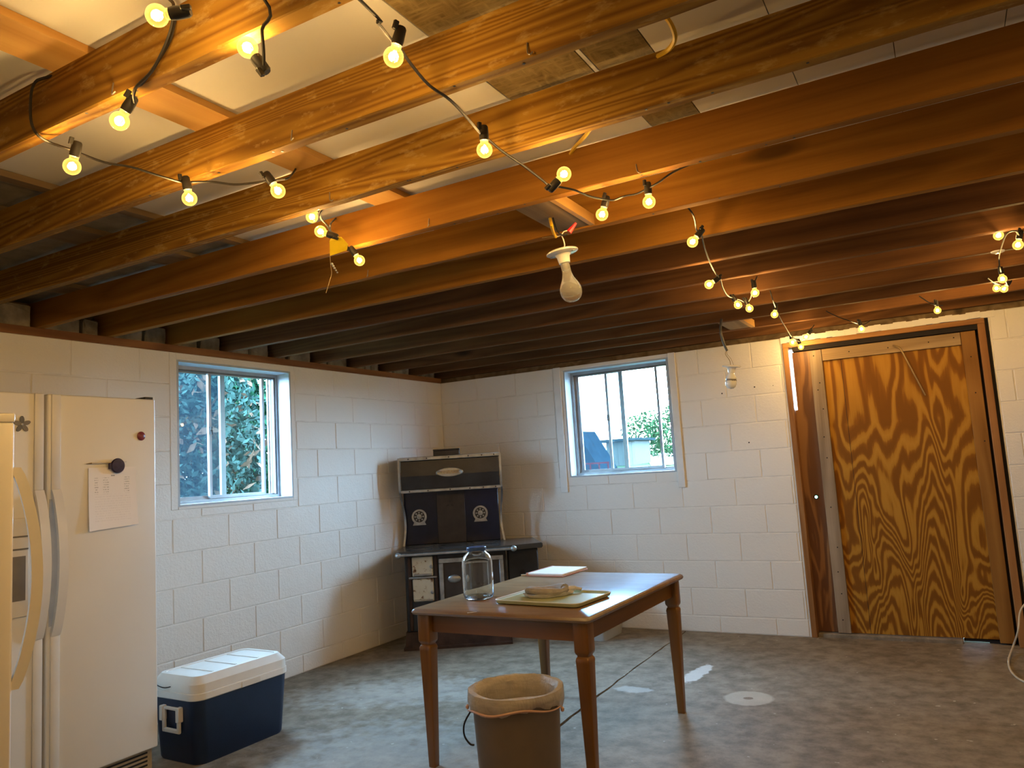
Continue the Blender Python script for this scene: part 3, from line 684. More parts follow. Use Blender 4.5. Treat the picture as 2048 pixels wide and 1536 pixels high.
for s in (-1, 1):
    h = empty('handle_', (0, 0, 0)); bpy.data.objects.remove(h)
    bm = B(); x0 = s*(cl/2-.002); x1 = s*(cl/2+.020); xa, xb = min(x0, x1), max(x0, x1)
    lo_ = s*(cl/2-.006); 
    bx(bm, min(lo_, s*(cl/2+.022)), max(lo_, s*(cl/2+.022)), -.075, -.050, .20, .270, .003); bx(bm, min(lo_, s*(cl/2+.022)), max(lo_, s*(cl/2+.022)), .050, .075, .20, .270, .003)
    bx(bm, s*(cl/2+.006)-.008, s*(cl/2+.006)+.008, -.066, -.046, .155, .258, .004); bx(bm, s*(cl/2+.006)-.008, s*(cl/2+.006)+.008, .046, .066, .155, .258, .004)
    bx(bm, s*(cl/2+.006)-.008, s*(cl/2+.006)+.008, -.066, .066, .146, .166, .004); bx(bm, s*(cl/2+.006)-.008, s*(cl/2+.006)+.008, -.05, .05, .252, .266, .003)
    obj('handle', bm, M_HANDLE, co, True)
bm = B(); tube(bm, spline([(-cl/2-.004, .135, .378), (-cl/2-.012, .10, .36), (-cl/2-.010, .05, .352), (-cl/2-.002, .01, .358)], 5), .0025, 6); obj('lid_strap', bm, M_BLACK, lid, True)

# ================================================================== STOVE
st = tag(empty('wood_cookstove', (.328, -1.138, 0), math.atan2(.515, .857)), 'antique black and nickel cookstove with warming closet standing across the corner', 'stove')
def Q(name, mt, x0, x1, y0, y1, z0, z1, bev=0, par=None, seg=1): return boxobj(name, mt, par or st, x0, x1, y0, y1, z0, z1, bev, seg, bool(bev))
bm = B(); loft(bm, [([(0, 0), (.82, 0), (.82, .5), (0, .5)], 0), ([(.0, .0), (.82, .0), (.82, .5), (.0, .5)], .018), ([(.012, .012), (.81, .012), (.81, .49), (.012, .49)], .024), ([(.02, .02), (.80, .02), (.80, .49), (.02, .49)], .13)]); obj('plinth', bm, M_RUST, st)
Q('body', M_IRON, .03, .805, .03, .51, .13, .695, .006)
Q('reservoir', M_IRON, .82, 1.055, .06, .50, .34, .695, .008)
bm = B(); prism(bm, [(-.03, -.03), (.88, -.03), (1.095, .03), (1.045, .55), (-.03, .55)], .697, .735); bmesh.ops.bevel(bm, geom=bm.edges[:], offset=.006, segments=2, affect='EDGES'); ct = obj('cooktop', bm, M_IRONTOP, st, True)
for x, y in ((.14, .13), (.14, .37), (.40, .13), (.40, .37), (.65, .13), (.65, .37)):
    bm = B(); lathe(bm, [(.100, 0), (.100, .002), (.094, .003), (.0, .003)], 28); o = obj('stove_lid', bm, M_IRONTOP, ct, True); o.location = (x, y, .7355)
    bm = B(); lathe(bm, [(.104, 0), (.108, 0), (.108, .0006), (.104, .0006)], 28, None, False); o2 = obj('lid_seam', bm, M_BLACK, ct); o2.location = (x, y, .7353)
bm = B(); tube(bm, [(.0, -.06, .712), (.862, -.06, .712)], .011, 10); rl = obj('towel_rail', bm, M_NICKEL, st, True)
for x in (-.006, .868):
    bm = B(); lathe(bm, [(0, -.024), (.014, -.02), (.023, -.006), (.023, .006), (.014, .02), (0, .024)], 14, Matrix.Translation((x, -.06, .712)) @ Matrix.Rotation(PI/2, 4, 'Y')); obj('rail_knob', bm, M_NICKEL, rl, True)
for x in (.05, .80): Q('rail_bracket', M_NICKEL, x-.01, x+.01, -.06, .0, .703, .715, .003, rl)
for nm, z0, z1 in (('firebox_door', .542, .688), ('ash_door', .352, .522)):
    d_ = Q(nm, M_IVORY, .088, .246, .006, .03, z0, z1, .006)
    bm = B(); tube(bm, [(.10, .002, z0+.012), (.235, .002, z0+.010)], .008, 8); obj('door_bar', bm, M_NICKEL, d_, True)
    bm = B(); lathe(bm, [(0, 0), (.012, .0), (.014, -.012), (0, -.02)], 10, Matrix.Translation((.235, .006, z0+.07)) @ Matrix.Rotation(-PI/2, 4, 'X')); obj('door_knob', bm, M_NICKEL, d_, True)
for x in (.066, .268): Q('front_column', M_RUST, x-.012, x+.012, .012, .03, .14, .69, .004)
Q('mid_bar', M_NICKEL, .06, .275, .002, .03, .524, .540, .004)
od = Q('oven_door', M_SOOT, .292, .785, .008, .03, .26, .665, .008)
bm = B()
for a in ((.292, .785, .63, .665), (.292, .785, .26, .29), (.292, .325, .29, .63), (.752, .785, .29, .63)): bx(bm, a[0], a[1], -.002, .008, a[2], a[3], .003)
obj('door_frame', bm, M_NICKEL, od, True)
bm = B(); vs = lathe(bm, [(0, -.012), (.03, -.010), (.046, -.004), (.05, 0)], 20, None, True)
for v_ in vs: x, y, z = v_.co; v_.co = (.405+x*1.0, z+.006, .508+y*.62)
obj('handle_plate', bm, M_NICKEL, od, True)
bm = B(); lathe(bm, [(0, -.03), (.018, -.022), (.02, 0)], 12, Matrix.Translation((.93, .06, .52)) @ Matrix.Rotation(-PI/2, 4, 'X') @ Matrix.Rotation(PI, 4, 'X')); obj('draft_knob', bm, M_RUST, st, True)
# splash back
Q('splash_back', M_NAVY, -.012, .775, .505, .535, .735, 1.175, .004)
Q('flue_panel', M_SOOT, .262, .495, .492, .506, .737, 1.175, .002)
bm = B()
for k in range(3):
    a = 2*PI*k/3+PI/2; cx, cz = .372+.022*math.cos(a), 1.055+.022*math.sin(a)
    vs = lathe(bm, [(0, .0), (.011, 0), (0, .001)], 8, None, False)
    for v_ in vs: x, y, z = v_.co; v_.co = (cx+x*math.cos(a)*1.3-y*math.sin(a)*.5, .4915-z, cz+x*math.sin(a)*1.3+y*math.cos(a)*.5)
obj('vent_trefoil', bm, M_BLACK, st)
for x in (.112, .62):
    md = empty('tmp'); bpy.data.objects.remove(md)
    bm = B(); n = 28; pts = [(.062*math.cos(PI*1.25-1.5*PI*i/n+0), .062*math.sin(PI*1.25-1.5*PI*i/n)) for i in range(n+1)]
    pts = [(x+p, .963+q) for p, q in pts]+[(x+.055, .963-.068), (x-.055, .963-.068)]
    A_ = [bm.verts.new((p, .503, q)) for p, q in pts]; B_ = [bm.verts.new((p, .494, q)) for p, q in pts]; k_ = len(pts)
    bm.faces.new(A_); bm.faces.new(B_[::-1])
    for i in range(k_): bm.faces.new((A_[i], A_[(i+1)%k_], B_[(i+1)%k_], B_[i]))
    md = obj('medallion', bm, M_NICKEL, st)
    bm = B(); lathe(bm, [(.042, 0), (.046, .003), (.022, .003), (.022, 0)], 28, Matrix.Translation((x, .494, .965)) @ Matrix.Rotation(PI/2, 4, 'X'), False); obj('medallion_ring', bm, M_BLACK, md)
    bm = B(); lathe(bm, [(.019, 0), (.018, .006), (0, .009)], 18, Matrix.Translation((x, .494, .965)) @ Matrix.Rotation(PI/2, 4, 'X'), False); obj('medallion_boss', bm, M_NICKEL, md, True)
    bm = B()
    for k in range(8):
        a = 2*PI*k/8; lathe(bm, [(0, .004), (.0065, .003), (.007, 0)], 8, Matrix.Translation((x+.033*math.cos(a), .4905, .965+.033*math.sin(a))) @ Matrix.Rotation(PI/2, 4, 'X'), False)
    obj('medallion_bead', bm, M_NICKEL, md, True)
# warming closet
bm = B(); prof = [(.345, 1.19), (.338, 1.30), (.345, 1.42), (.535, 1.44), (.535, 1.178), (.36, 1.178)]
a = [bm.verts.new((-.005, y, z)) for y, z in prof]; b = [bm.verts.new((.795, y, z)) for y, z in prof]
bm.faces.new(a); bm.faces.new(b[::-1])
for i in range(6): bm.faces.new((a[i], a[(i+1)%6], b[(i+1)%6], b[i]))
wc = obj('warming_closet', bm, M_IRON, st)
Q('closet_trim', M_NICKEL, -.015, .805, .330, .54, 1.425, 1.455, .004, wc); Q('closet_trim', M_NICKEL, -.015, .805, .328, .36, 1.166, 1.190, .004, wc)
for x in (-.018, .808):
    bm = B(); strip(bm, spline([(x, .335, 1.452), (x, .322, 1.33), (x, .332, 1.20), (x, .345, 1.165), (x, .40, 1.12), (x-.014*(1 if x > 0 else -1), .455, 1.0), (x-.018*(1 if x > 0 else -1), .470, .90), (x-.01*(1 if x > 0 else -1), .455, .80), (x, .44, .737)], 5), Vector((.016, 0, 0)), Vector((0, .022, 0))); obj('scroll_bracket', bm, M_NICKEL, wc, True)
bm = B(); vs = lathe(bm, [(.112, 0), (.112, .004), (.104, .008), (.100, .006), (0, .008)], 36, None, False)
for v_ in vs: x, y, z = v_.co; v_.co = (.392+x, .336-z, 1.317+y*.34)
bd = obj('badge', bm, M_NICKEL, wc, True)
bm = B()                                       # worn raised lettering, no longer readable
for i in range(13):
    x = .392-.072+i*.012; h = .017*math.sqrt(max(.1, 1-((x-.392)/.1)**2))
    bx(bm, x-.0022, x+.0022, .324, .330, 1.317-h*.8, 1.317+h*.9)
    if i % 3: bx(bm, x, x+.008, .325, .330, 1.317+(h*.5 if i % 2 else -h*.5)-.002, 1.317+(h*.5 if i % 2 else -h*.5)+.002)
obj('worn_lettering', bm, M_BRASS, bd)
bm = B(); lathe(bm, [(.006, 0), (.005, .003), (0, .004)], 8, Matrix.Rotation(PI/2, 4, 'X'), False); bo_ = mesh('bolt', bm, M_BLACK)
for x in (.06, .21, .39, .55, .66, .76):
    for y, z in ((.330, 1.44), (.328, 1.178)): o = obj('closet_bolt', bo_, None, wc); o.location = (x, y, z)
p_ = st.matrix_basis @ Vector((.37, .44, 1.4555)); bb = empty('dark_tin', p_, st.rotation_euler.z); tag(bb, 'small flat dark tin box lying on top of the stove', 'tin')
boxobj('tin_body', M_SOOT, bb, -.108, .108, -.05, .05, 0, .042, .003); boxobj('tin_lid', M_IRON, bb, -.11, .11, -.052, .052, .0425, .054, .003)

# ================================================================== TABLE
TW, TL, TH = .905, 1.195, .70
tb = tag(empty('dining_table', (2.281, -2.386, 0), math.radians(-1.3)), 'varnished brown wooden dining table with four square tapered legs', 'table')
bm = B(); sec = []
for ins, z in ((.012, TH-.028), (.004, TH-.024), (0, TH-.015), (.003, TH-.006), (.011, TH)):
    sec.append((rrect(TW-2*ins, TL-2*ins, .022, 4), z))
loft(bm, sec); obj('table_top', bm, M_TOP, tb, True)
ax, ay = TW/2-.055, TL/2-.06
for (x0, x1, y0, y1, mt) in ((-ax+.03, ax-.03, -ay-.008, -ay+.012, M_TABLEX), (-ax+.03, ax-.03, ay-.012, ay+.008, M_TABLEX)): boxobj('apron', mt, tb, x0, x1, y0, y1, TH-.108, TH-.0285)
M_TABLEY = wood('table_side_wood', (.135, .050, .009), (.225, .095, .018), 'Y', 4, .3, 10, .4, 1., None, .25, False)
for s in (-1, 1): boxobj('apron', M_TABLEY, tb, s*ax-.010, s*ax+.010, -ay+.03, ay-.03, TH-.108, TH-.0285)
bm = B(); q = lambda w: rrect(w, w, min(.006, w*.15), 3)
loft(bm, [(q(.036), 0), (q(.061), TH-.190), (q(.063), TH-.180), (q(.058), TH-.170), (q(.050), TH-.165), (q(.050), TH-.160), (q(.062), TH-.152), (q(.066), TH-.144), (q(.066), TH-.0285)])
lm = mesh('leg', bm, M_TABLE, True)
for sx_ in (-1, 1):
    for sy_ in (-1, 1): o = obj('leg', lm, None, tb); o.location = (sx_*ax, sy_*ay, 0)
def ontable(px, py): return onz(px, py, TH)
# jar
pj = ontable(958, 1197); jr = tag(empty('glass_jar', (pj.x, pj.y, TH+.0005)), 'large empty clear glass jar with a blue lid standing on the table', 'jar')
bm = B()
outer = [(0, .006), (.05, .004), (.058, .0), (.068, .006), (.074, .022), (.0745, .06), (.0745, .165), (.072, .185), (.062, .205), (.047, .219), (.043, .224), (.043, .238)]
inner = [(.0395, .238), (.0395, .223), (.044, .216), (.058, .203), (.068, .184), (.0705, .165), (.0705, .06), (.070, .024), (.062, .011), (.04, .010), (0, .011)]
lathe(bm, outer+inner, 40, None, False); obj('glass', bm, M_JAR, jr, True)
bm = B(); lathe(bm, [(0, .2445), (.046, .2445), (.048, .242), (.048, .2285), (.0455, .2285), (.0455, .2385), (0, .2385)], 32, None, False); obj('lid', bm, M_LID, jr, True)
# tray
c4 = [ontable(*q_) for q_ in ((986, 1212), (1155, 1222), (1217, 1193), (1050, 1180))]
ctr = sum(c4, Vector())/4; tr_ = tag(empty('serving_tray', (ctr.x+.012, ctr.y+.01, TH), math.atan2((c4[1]-c4[0]).y, (c4[1]-c4[0]).x)), 'shallow olive green serving tray with a folded cloth on it', 'tray')
bm = B(); w_, d_ = .445, .335
loft(bm, [(rrect(w_-.03, d_-.03, .02, 5), .001), (rrect(w_-.01, d_-.01, .028, 5), .006), (rrect(w_, d_, .032, 5), .019), (rrect(w_-.004, d_-.004, .03, 5), .021), (rrect(w_-.012, d_-.012, .028, 5), .019), (rrect(w_-.03, d_-.03, .02, 5), .013), (rrect(w_-.05, d_-.05, .015, 5), .012)]); obj('tray_body', bm, M_TRAY, tr_, True)
bm = B(); loft(bm, [(rrect(w_+.001, d_+.001, .0325, 5), .0195), (rrect(w_-.003, d_-.003, .030, 5), .0218), (rrect(w_-.013, d_-.013, .0275, 5), .0200)], False, False); obj('rim_edge', bm, M_COOLW, tr_, True)
# folded cloth: a ring-folded towel
tw = tag(empty('folded_cloth', (ctr.x-.035, ctr.y+.045, TH+.0135), .45), 'grey folded dish cloth with a pale hem lying on the green tray', 'cloth')
bm = B(); pts = []; rr = []
for i in range(30):
    a = 2*PI*i/29*.93+.3; pts.append((.085*math.cos(a), .052*math.sin(a), .030+.005*math.sin(2*a+.5))); rr.append(.020+.004*math.sin(3*a))
tube(bm, pts, rr, 10); bmesh.ops.scale(bm, vec=(1, 1, .82), verts=bm.verts[:]); obj('fold_roll', bm, M_TOWEL, tw, True)
bm = B(); n = 26; top = []; bot = []
ct_ = bm.verts.new((0, 0, .018)); 
for i in range(n):
    a = 2*PI*i/n; r_ = 1+.10*math.sin(3*a+.6)+.06*math.sin(7*a); top.append(bm.verts.new((.112*math.cos(a)*r_, .072*math.sin(a)*r_, .006+.010*abs(math.sin(2.5*a))))); bot.append(bm.verts.new((.104*math.cos(a)*r_, .066*math.sin(a)*r_, .0005)))
for i in range(n): bm.faces.new((ct_, top[i], top[(i+1)%n])); bm.faces.new((top[i], bot[i], bot[(i+1)%n], top[(i+1)%n]))
bm.faces.new(bot[::-1]); obj('spread_layer', bm, M_TOWELB, tw, True)
bm = B(); tube(bm, spline([(.09, .04, .02), (.13, .055, .018), (.16, .05, .012)], 5), [.012]*6+[.008]*5, 8); obj('loose_end', bm, M_TOWELB, tw, True)
# pad of paper with a pink cover
c4 = [ontable(*q_) for q_ in ((1060, 1152), (1130, 1155), (1172, 1140), (1100, 1137))]
cp = sum(c4, Vector())/4; pd = tag(empty('writing_pad', (cp.x, cp.y, TH), math.radians(-3)), 'white writing pad with a pink edge at the far end of the table', 'notepad')
boxobj('cover', M_PINK, pd, -.118, .118, -.15, .15, .0005, .006, .002); boxobj('pages', M_PAPER, pd, -.114, .114, -.146, .146, .0065, .017, .002); boxobj('binding', M_PINK, pd, -.121, -.112, -.151, .151, .0068, .0185, .001)
pc = ontable(1063, 1151); o = tag(empty('clothes_peg', (pc.x-.02, pc.y-.012, TH), .5), 'small pale clothes peg beside the writing pad', 'peg')
boxobj('peg_half', M_CORD, o, -.035, .035, -.006, -.0005, .0005, .009, .001); boxobj('peg_half', M_CORD, o, -.035, .035, .0005, .006, .0005, .009, .001); boxobj('spring', M_METAL, o, -.008, .004, -.0075, .0075, .0092, .0125, .001)
ps = ontable(936, 1227); bm = B(); prism(bm, [(0, 0), (.03, .028), (.033, .025), (.004, -.004)], 0, .001); o = obj('straw_bit', bm, M_CORD, None); o.location = (ps.x-.01, ps.y+.01, TH+.0005); tag(o, 'short pale bit of straw at the table edge by the jar', 'straw')

# ================================================================== WASTE BIN
pb = atd(1031, 1374, 2.75); HB = pb.z; wb = tag(empty('waste_bin', (pb.x, pb.y, 0)), 'tan plastic waste bin lined with a translucent bag before the table', 'bin')
R1 = .163; R0 = .132; bm = B(); n = 48
prof = [(R0-.01, .0), (R0, .006), (R0+(R1-R0)*.5, HB*.5), (R1-.003, HB-.02), (R1, HB-.018), (R1, HB-.004), (R1-.004, HB-.004), (R1-.007, HB-.02), (R0-.004, .012), (0, .012)]
vs = lathe(bm, prof, n, None, False)
for v_ in bm.verts:                           # vertical facets
    a = math.atan2(v_.co.y, v_.co.x); r = math.hypot(v_.co.x, v_.co.y)
    if r > .02:
        k = 1-.018*(abs(math.sin(a*4)))**3; v_.co.x *= k; v_.co.y *= k
obj('bin_body', bm, M_CAN, wb, True)
bm = B(); rings = []; n = 60
for j in range(13):
    s = j/12; ring = []
    for i in range(n):
        a = 2*PI*i/n; ru = .0014*math.sin(9*a+1)+.0014*math.sin(17*a+j*.7)+.0012*math.sin(31*a+j)
        if s < .35: rad = R1-.022-.012*(.35-s)/.35; z = HB-.16*(1-s/.35)**1.2-.01
        elif s < .5: rad = R1-.018+(s-.35)/.15*.024; z = HB+.004+.003*math.sin(5*a)
        else:
            q_ = (s-.5)/.5; low = .072+.026*math.sin(a*1.0-.6)+.008*math.sin(3*a); rad = R1+.008+.006*math.sin(PI*q_)+.004*math.sin(6*a+2)*q_-.004*q_+.003*math.sin(23*a+2.5*q_)*q_; z = HB+.003-(low+.006*math.sin(13*a))*q_
        ring.append(bm.verts.new(((rad+ru)*math.cos(a), (rad+ru)*math.sin(a), z+.3*ru)))
    rings.append(ring)
for A_, B_ in zip(rings, rings[1:]):
    for i in range(n): bm.faces.new((A_[i], A_[(i+1)%n], B_[(i+1)%n], B_[i]))
bag = obj('bin_bag', bm, M_BAG, wb, True)
bm = B(); pts = []
for i in range(61):
    a = -2.95+2.75*i/60+.25; low = .066+.026*math.sin(a-.6); pts.append(((R1+.012)*math.cos(a), (R1+.012)*math.sin(a), HB-low+.006*math.sin(a*5)))
tube(bm, pts, [.002+.003*math.sin(PI*i/60) for i in range(61)], 6); obj('drawstring', bm, M_DRAW, wb, True)
for a in (-2.72, .05):
    bm = B(); lathe(bm, [(0, -.010), (.006, -.006), (.007, .003), (0, .010)], 8, Matrix.Translation(((R1+.016)*math.cos(a), (R1+.016)*math.sin(a), HB-.062))); obj('drawstring_knot', bm, M_DRAW, wb, True)
lx = -RT; bm = B(); e0 = Vector((lx.x, lx.y, 0)).normalized()
tube(bm, spline([e0*(R1+.004)+Vector((0, 0, HB-.075)), e0*(R1+.028)+Vector((0, 0, HB-.115)), e0*(R1+.03)+Vector((0, 0, HB-.155)), e0*(R1+.012)+Vector((0, 0, HB-.185)), e0*(R1-.004)+Vector((0, 0, HB-.19))], 6), .0035, 6); obj('bail_handle', bm, M_BLACK, wb, True)

# ================================================================== STORAGE TOTE
to = tag(empty('storage_tote', (1.47, -.31, 0), math.radians(-1)), 'clear grey plastic storage tote on the floor between stove and wall', 'tote')
bm = B(); loft(bm, [(rrect(.44, .34, .03), .002), (rrect(.50, .39, .035), .27), (rrect(.53, .41, .04), .272), (rrect(.53, .41, .04), .285), (rrect(.49, .38, .034), .284), (rrect(.43, .33, .028), .008)]); obj('tub', bm, M_TOTE, to, True)
for k, (x, y, w, h, z, mt) in enumerate(((-.12, -.07, .12, .03, .012, M_PAPER), (-.025, -.08, .05, .05, .012, M_PINK), (.075, -.07, .11, .02, .012, M_PAPER), (-.10, -.03, .12, .03, .064, M_PINK), (.1, .03, .14, .16, .012, M_ALUD), (-.12, .09, .10, .10, .012, M_DISP))):
    o = boxobj('packet', mt, None, -w/2, w/2, -.035, .035, 0, h, .004); p_ = to.matrix_basis @ Vector((x, y, z)); o.location = p_; o.rotation_euler = (0, 0, -.02)
    tag(o, ['white paper packet low in the front of the clear tote', 'pink packet inside the clear tote', 'flat white packet lying in the clear tote', 'red packet on top of papers in the clear tote', 'tall dark box inside the clear tote', 'grey brown box at the back of the clear tote'][k], 'packet')

# ================================================================== CORD by the door
bm = B()
w0 = [ony(2052, 1205, -.10), ony(2040, 1225, -.12), ony(2036, 1262, -.18), onz(2026, 1293, .035), onz(2017, 1322, .006), onz(2024, 1345, .006), onz(2050, 1364, .006), onz(2110, 1380, .006), onz(2200, 1378, .006)]
w0 = [Vector((4.52, -.03, .62)), Vector((4.44, -.05, .40))]+w0
tube(bm, spline(w0, 8), .0055, 8); cd = obj('extension_cord', bm, M_CORD, None, True); tag(cd, 'cream extension cord looping down to the floor beside the door', 'cord')

# ================================================================== PENDANT LAMPHOLDERS
def lampholder(name, label, top, centre, bulb_mat, big, tiltx, tilty):
    r = tag(empty(name, centre), label, 'lamp'); r.rotation_euler = (tiltx, tilty, 0)
    bm = B(); lathe(bm, [(0, .012), (.030, .012), (.052, .010), (.0575, .006), (.0575, .002), (.052, -.001), (.030, -.004), (.0235, -.012), (.021, -.030), (.020, -.036), (.0, -.036)], 32, None, False); obj('porcelain_holder', bm, M_PORC, r, True)
    bm = B()
    if big: lathe(bm, [(.0165, -.036), (.0165, -.066), (.0175, -.075), (.022, -.092), (.032, -.110), (.0385, -.127), (.0395, -.140), (.037, -.154), (.029, -.168), (.016, -.176), (0, -.179)], 32, None, False)
    else: lathe(bm, [(.016, -.036), (.020, -.048), (.030, -.062), (.032, -.075), (.032, -.088), (.034, -.092), (.034, -.110), (.028, -.127), (.016, -.137), (0, -.140)], 28, None, False)
    bl = obj('bulb', bm, bulb_mat, r, True)
    if big:
        bm = B(); lathe(bm, [(.0125, -.034), (.0125, -.060), (.006, -.066), (0, -.066)], 16, None, False); obj('screw_base', bm, M_NICKEL, bl, True)
    else:
        bm = B(); lathe(bm, [(.0325, -.075), (.0327, -.076), (.0327, -.084), (.0325, -.085)], 28, None, False); obj('vent_ring', bm, M_DISP, bl)
        for i in range(14):
            pass
    return r
c1 = atd(1125, 507, 2.72)
l1 = lampholder('bare_bulb_pendant', 'white porcelain lampholder with a large unlit bulb hanging by red-capped wires', None, c1, M_FROST, True, .10, -.12)
l1i = l1.matrix_basis.inverted()
def loc1(p): return l1i @ Vector(p)
zb = JB+.006
hole = onz(1100, 438, zb)
bm = B(); tube(bm, spline([loc1(hole+Vector((0, 0, .003))), loc1(atd(1103, 450, 2.62)), loc1(atd(1106, 462, 2.66)), loc1(atd(1112, 474, 2.69))], 6), .0055, 8); obj('supply_cable', bm, M_YELCABLE, l1, True)
bm = B(); tube(bm, spline([loc1(hole+Vector((.012, 0, .003))), loc1(atd(1114, 460, 2.66)), loc1(atd(1124, 470, 2.69)), loc1(atd(1134, 469, 2.70))], 6), .003, 6); obj('black_wire', bm, M_BLACK, l1, True)
bm = B(); tube(bm, spline([loc1(atd(1112, 474, 2.69)), loc1(atd(1122, 470, 2.70)), loc1(atd(1128, 463, 2.70)), loc1(atd(1136, 461, 2.70))], 6), .002, 6); tube(bm, spline([loc1(atd(1123, 471, 2.70)), loc1(atd(1127, 480, 2.71)), loc1(atd(1129, 492, 2.72)), (.0, 0, .01)], 6), .0022, 6); obj('white_wire', bm, M_PORC, l1, True)
bm = B(); a, b = loc1(atd(1138, 464, 2.70)), loc1(atd(1152, 446, 2.70)); tube(bm, [a, a+(b-a)*.35, a+(b-a)*.55, b], [.010, .0085, .0065, .0045], 8); obj('wire_nut', bm, M_RED, l1, True)
bm = B(); tube(bm, spline([loc1(atd(1084, 476, 2.69)), loc1(atd(1098, 474, 2.69)), loc1(atd(1112, 474, 2.69))], 5), .0014, 5); obj('loose_wire_end', bm, M_BRASS, l1)
for a_ in (0, PI):
    bm = B(); lathe(bm, [(.008, 0), (.008, -.003), (0, -.004)], 10, Matrix.Translation((.042*math.cos(a_), .042*math.sin(a_), -.0005)), False); obj('fixing_screw', bm, M_NICKEL, l1)
c2 = atd(1463, 734, 4.85)
l2 = lampholder('bare_bulb_pendant', 'smaller lampholder with a white capsule bulb hanging before the block wall', None, c2, M_MILK, False, .05, .14)
l2i = l2.matrix_basis.inverted()
h2 = onz(1443, 640, JB+.004); bm = B()
tube(bm, spline([l2i @ (h2+Vector((0, 0, .002))), l2i @ atd(1441, 662, 4.80), l2i @ atd(1447, 685, 4.82), l2i @ atd(1454, 701, 4.84)], 6), .008, 8); obj('supply_cable', bm, M_ALUD, l2, True)
bm = B(); tube(bm, spline([l2i @ atd(1454, 699, 4.84), l2i @ atd(1451, 708, 4.84), l2i @ atd(1459, 720, 4.85), (-.005, 0, .012)], 6), .0022, 5); tube(bm, spline([l2i @ atd(1454, 699, 4.84), l2i @ atd(1454, 708, 4.85), l2i @ atd(1462, 718, 4.85), (.012, 0, .012)], 6), .0015, 5); obj('hook_wire', bm, M_BRASS, l2)
# printed ring of specks on the capsule bulb
bm = B()
for i in range(18):
    a = 2*PI*i/18; bx(bm, .0331*math.cos(a)-.0016, .0331*math.cos(a)+.0016, .0331*math.sin(a)-.0016, .0331*math.sin(a)+.0016, -.0872, -.0835-.0018*(i % 3))
obj('worn_print', bm, M_BLACK, l2)
# small porcelain rose under a joist by the right-hand run of lights
pr = onz(1996, 507, JB-.012); bm = B(); lathe(bm, [(0, .0), (.012, .0), (.028, .006), (.030, .011), (0, .0115)], 20); o = obj('porcelain_rose', bm, M_PORC, None, True); o.location = pr; o.location.z = JB-.0118; tag(o, 'small cream porcelain rose screwed under a joist beside string bulbs', 'ceiling rose')
# loose yellow cables over the joists
def cable(pts, label):
    bm = B(); tube(bm, spline(pts, 8), .006, 6); o = obj('yellow_cable', bm, M_YELCABLE, None, True); tag(o, label, 'cable')
zc = JT-.03
cable([onz(1318, 20, JT-.01), onz(1340, 45, zc-.02), onz(1350, 75, zc-.045), onz(1338, 98, zc-.03), onz(1316, 112, JT-.015)], 'yellow cable looping between joists below the pale ceiling panel')
cable([onz(1195, 236, JT-.012), onz(1175, 266, JT-.02), onz(1150, 294, JT-.012), onz(1138, 312, JT-.01)], 'short yellow cable slanting over the joists above the hanging bulb')

# ================================================================== STRING LIGHTS
bmS = B(); lathe(bmS, [(0, .0), (.0115, .0), (.0125, .010), (.0110, .034), (.0085, .038), (0, .038)], 14, None, False); bx(bmS, -.004, .004, .009, .019, .026, .044, .001); ME_SOCK = mesh('socket', bmS, M_SOCKET, True)
gp = [(.0075, -.001), (.0095, .0), (.0105, -.004), (.0095, -.008)]
for i in range(11):
    a = math.radians(28+152*i/10); gp.append((.0205*math.sin(a), -.0245+.0205*math.cos(a)))
bmG = B(); lathe(bmG, [(r if r > .0004 else 0, z) for r, z in gp], 22, None, False); ME_GLOBE = mesh('globe', bmG, M_GLOBE, True)
bmF = B(); tube(bmF, [(.003, 0, -.014), (.0045, 0, -.032)], .0024, 6); tube(bmF, [(-.003, 0, -.014), (-.0045, 0, -.032)], .0024, 6); ME_FIL = mesh('filament', bmF, M_FIL)
def string_light(name, label, cords, bulbs, extra=()):
    root = tag(empty(name), label, 'string lights')
    bm = B()
    for c in cords: tube(bm, spline(c, 5), .0034, 6)
    obj('cord', bm, M_WIRE, root, True)
    for (bpx, bpy_, z, spx, spy) in bulbs:
        c = onz(bpx, bpy_, z); dep = (c-C0).dot(FW)
        s = atd(spx, spy, dep); d = (s-c).normalized()
        place_bulb(root, c, d)
    for c, d in extra: place_bulb(root, Vector(c), Vector(d).normalized())
    return root
def place_bulb(root, c, d):
    zax = d; xax = zax.cross(Vector((.3, .8, .1))).normalized(); yax = zax.cross(xax)
    mt = Matrix((xax, yax, zax)).transposed().to_4x4(); mt.translation = c+d*.0245
    so = obj('socket', ME_SOCK, None, root); so.matrix_local = mt
    g = obj('globe', ME_GLOBE, None, so); f = obj('filament', ME_FIL, None, so)
    l = bpy.data.lights.new('bulb_light', 'POINT'); l.energy = BULB_W; l.color = BULB_COL; l.shadow_soft_size = .012
    lo = bpy.data.objects.new('bulb_light', l); COL.objects.link(lo); lo.parent = so; lo.location = (0, 0, -.0245)
def Zp(x, y, z): return onz(x, y, z)
J12 = JY[12]
A_b = [(314, 31, 2.172, 352, 26), (495, 95, 2.165, 513, 118), (239, 242, 2.11, 256, 214), (144, 333, 2.105, 151, 303), (379, 397, 2.105, 372, 362), (556, 382, 2.12, 541, 360),
       (624, 434, 2.20, 634, 416), (641, 463, 2.15, 662, 470), (719, 521, 2.12, 704, 499)]
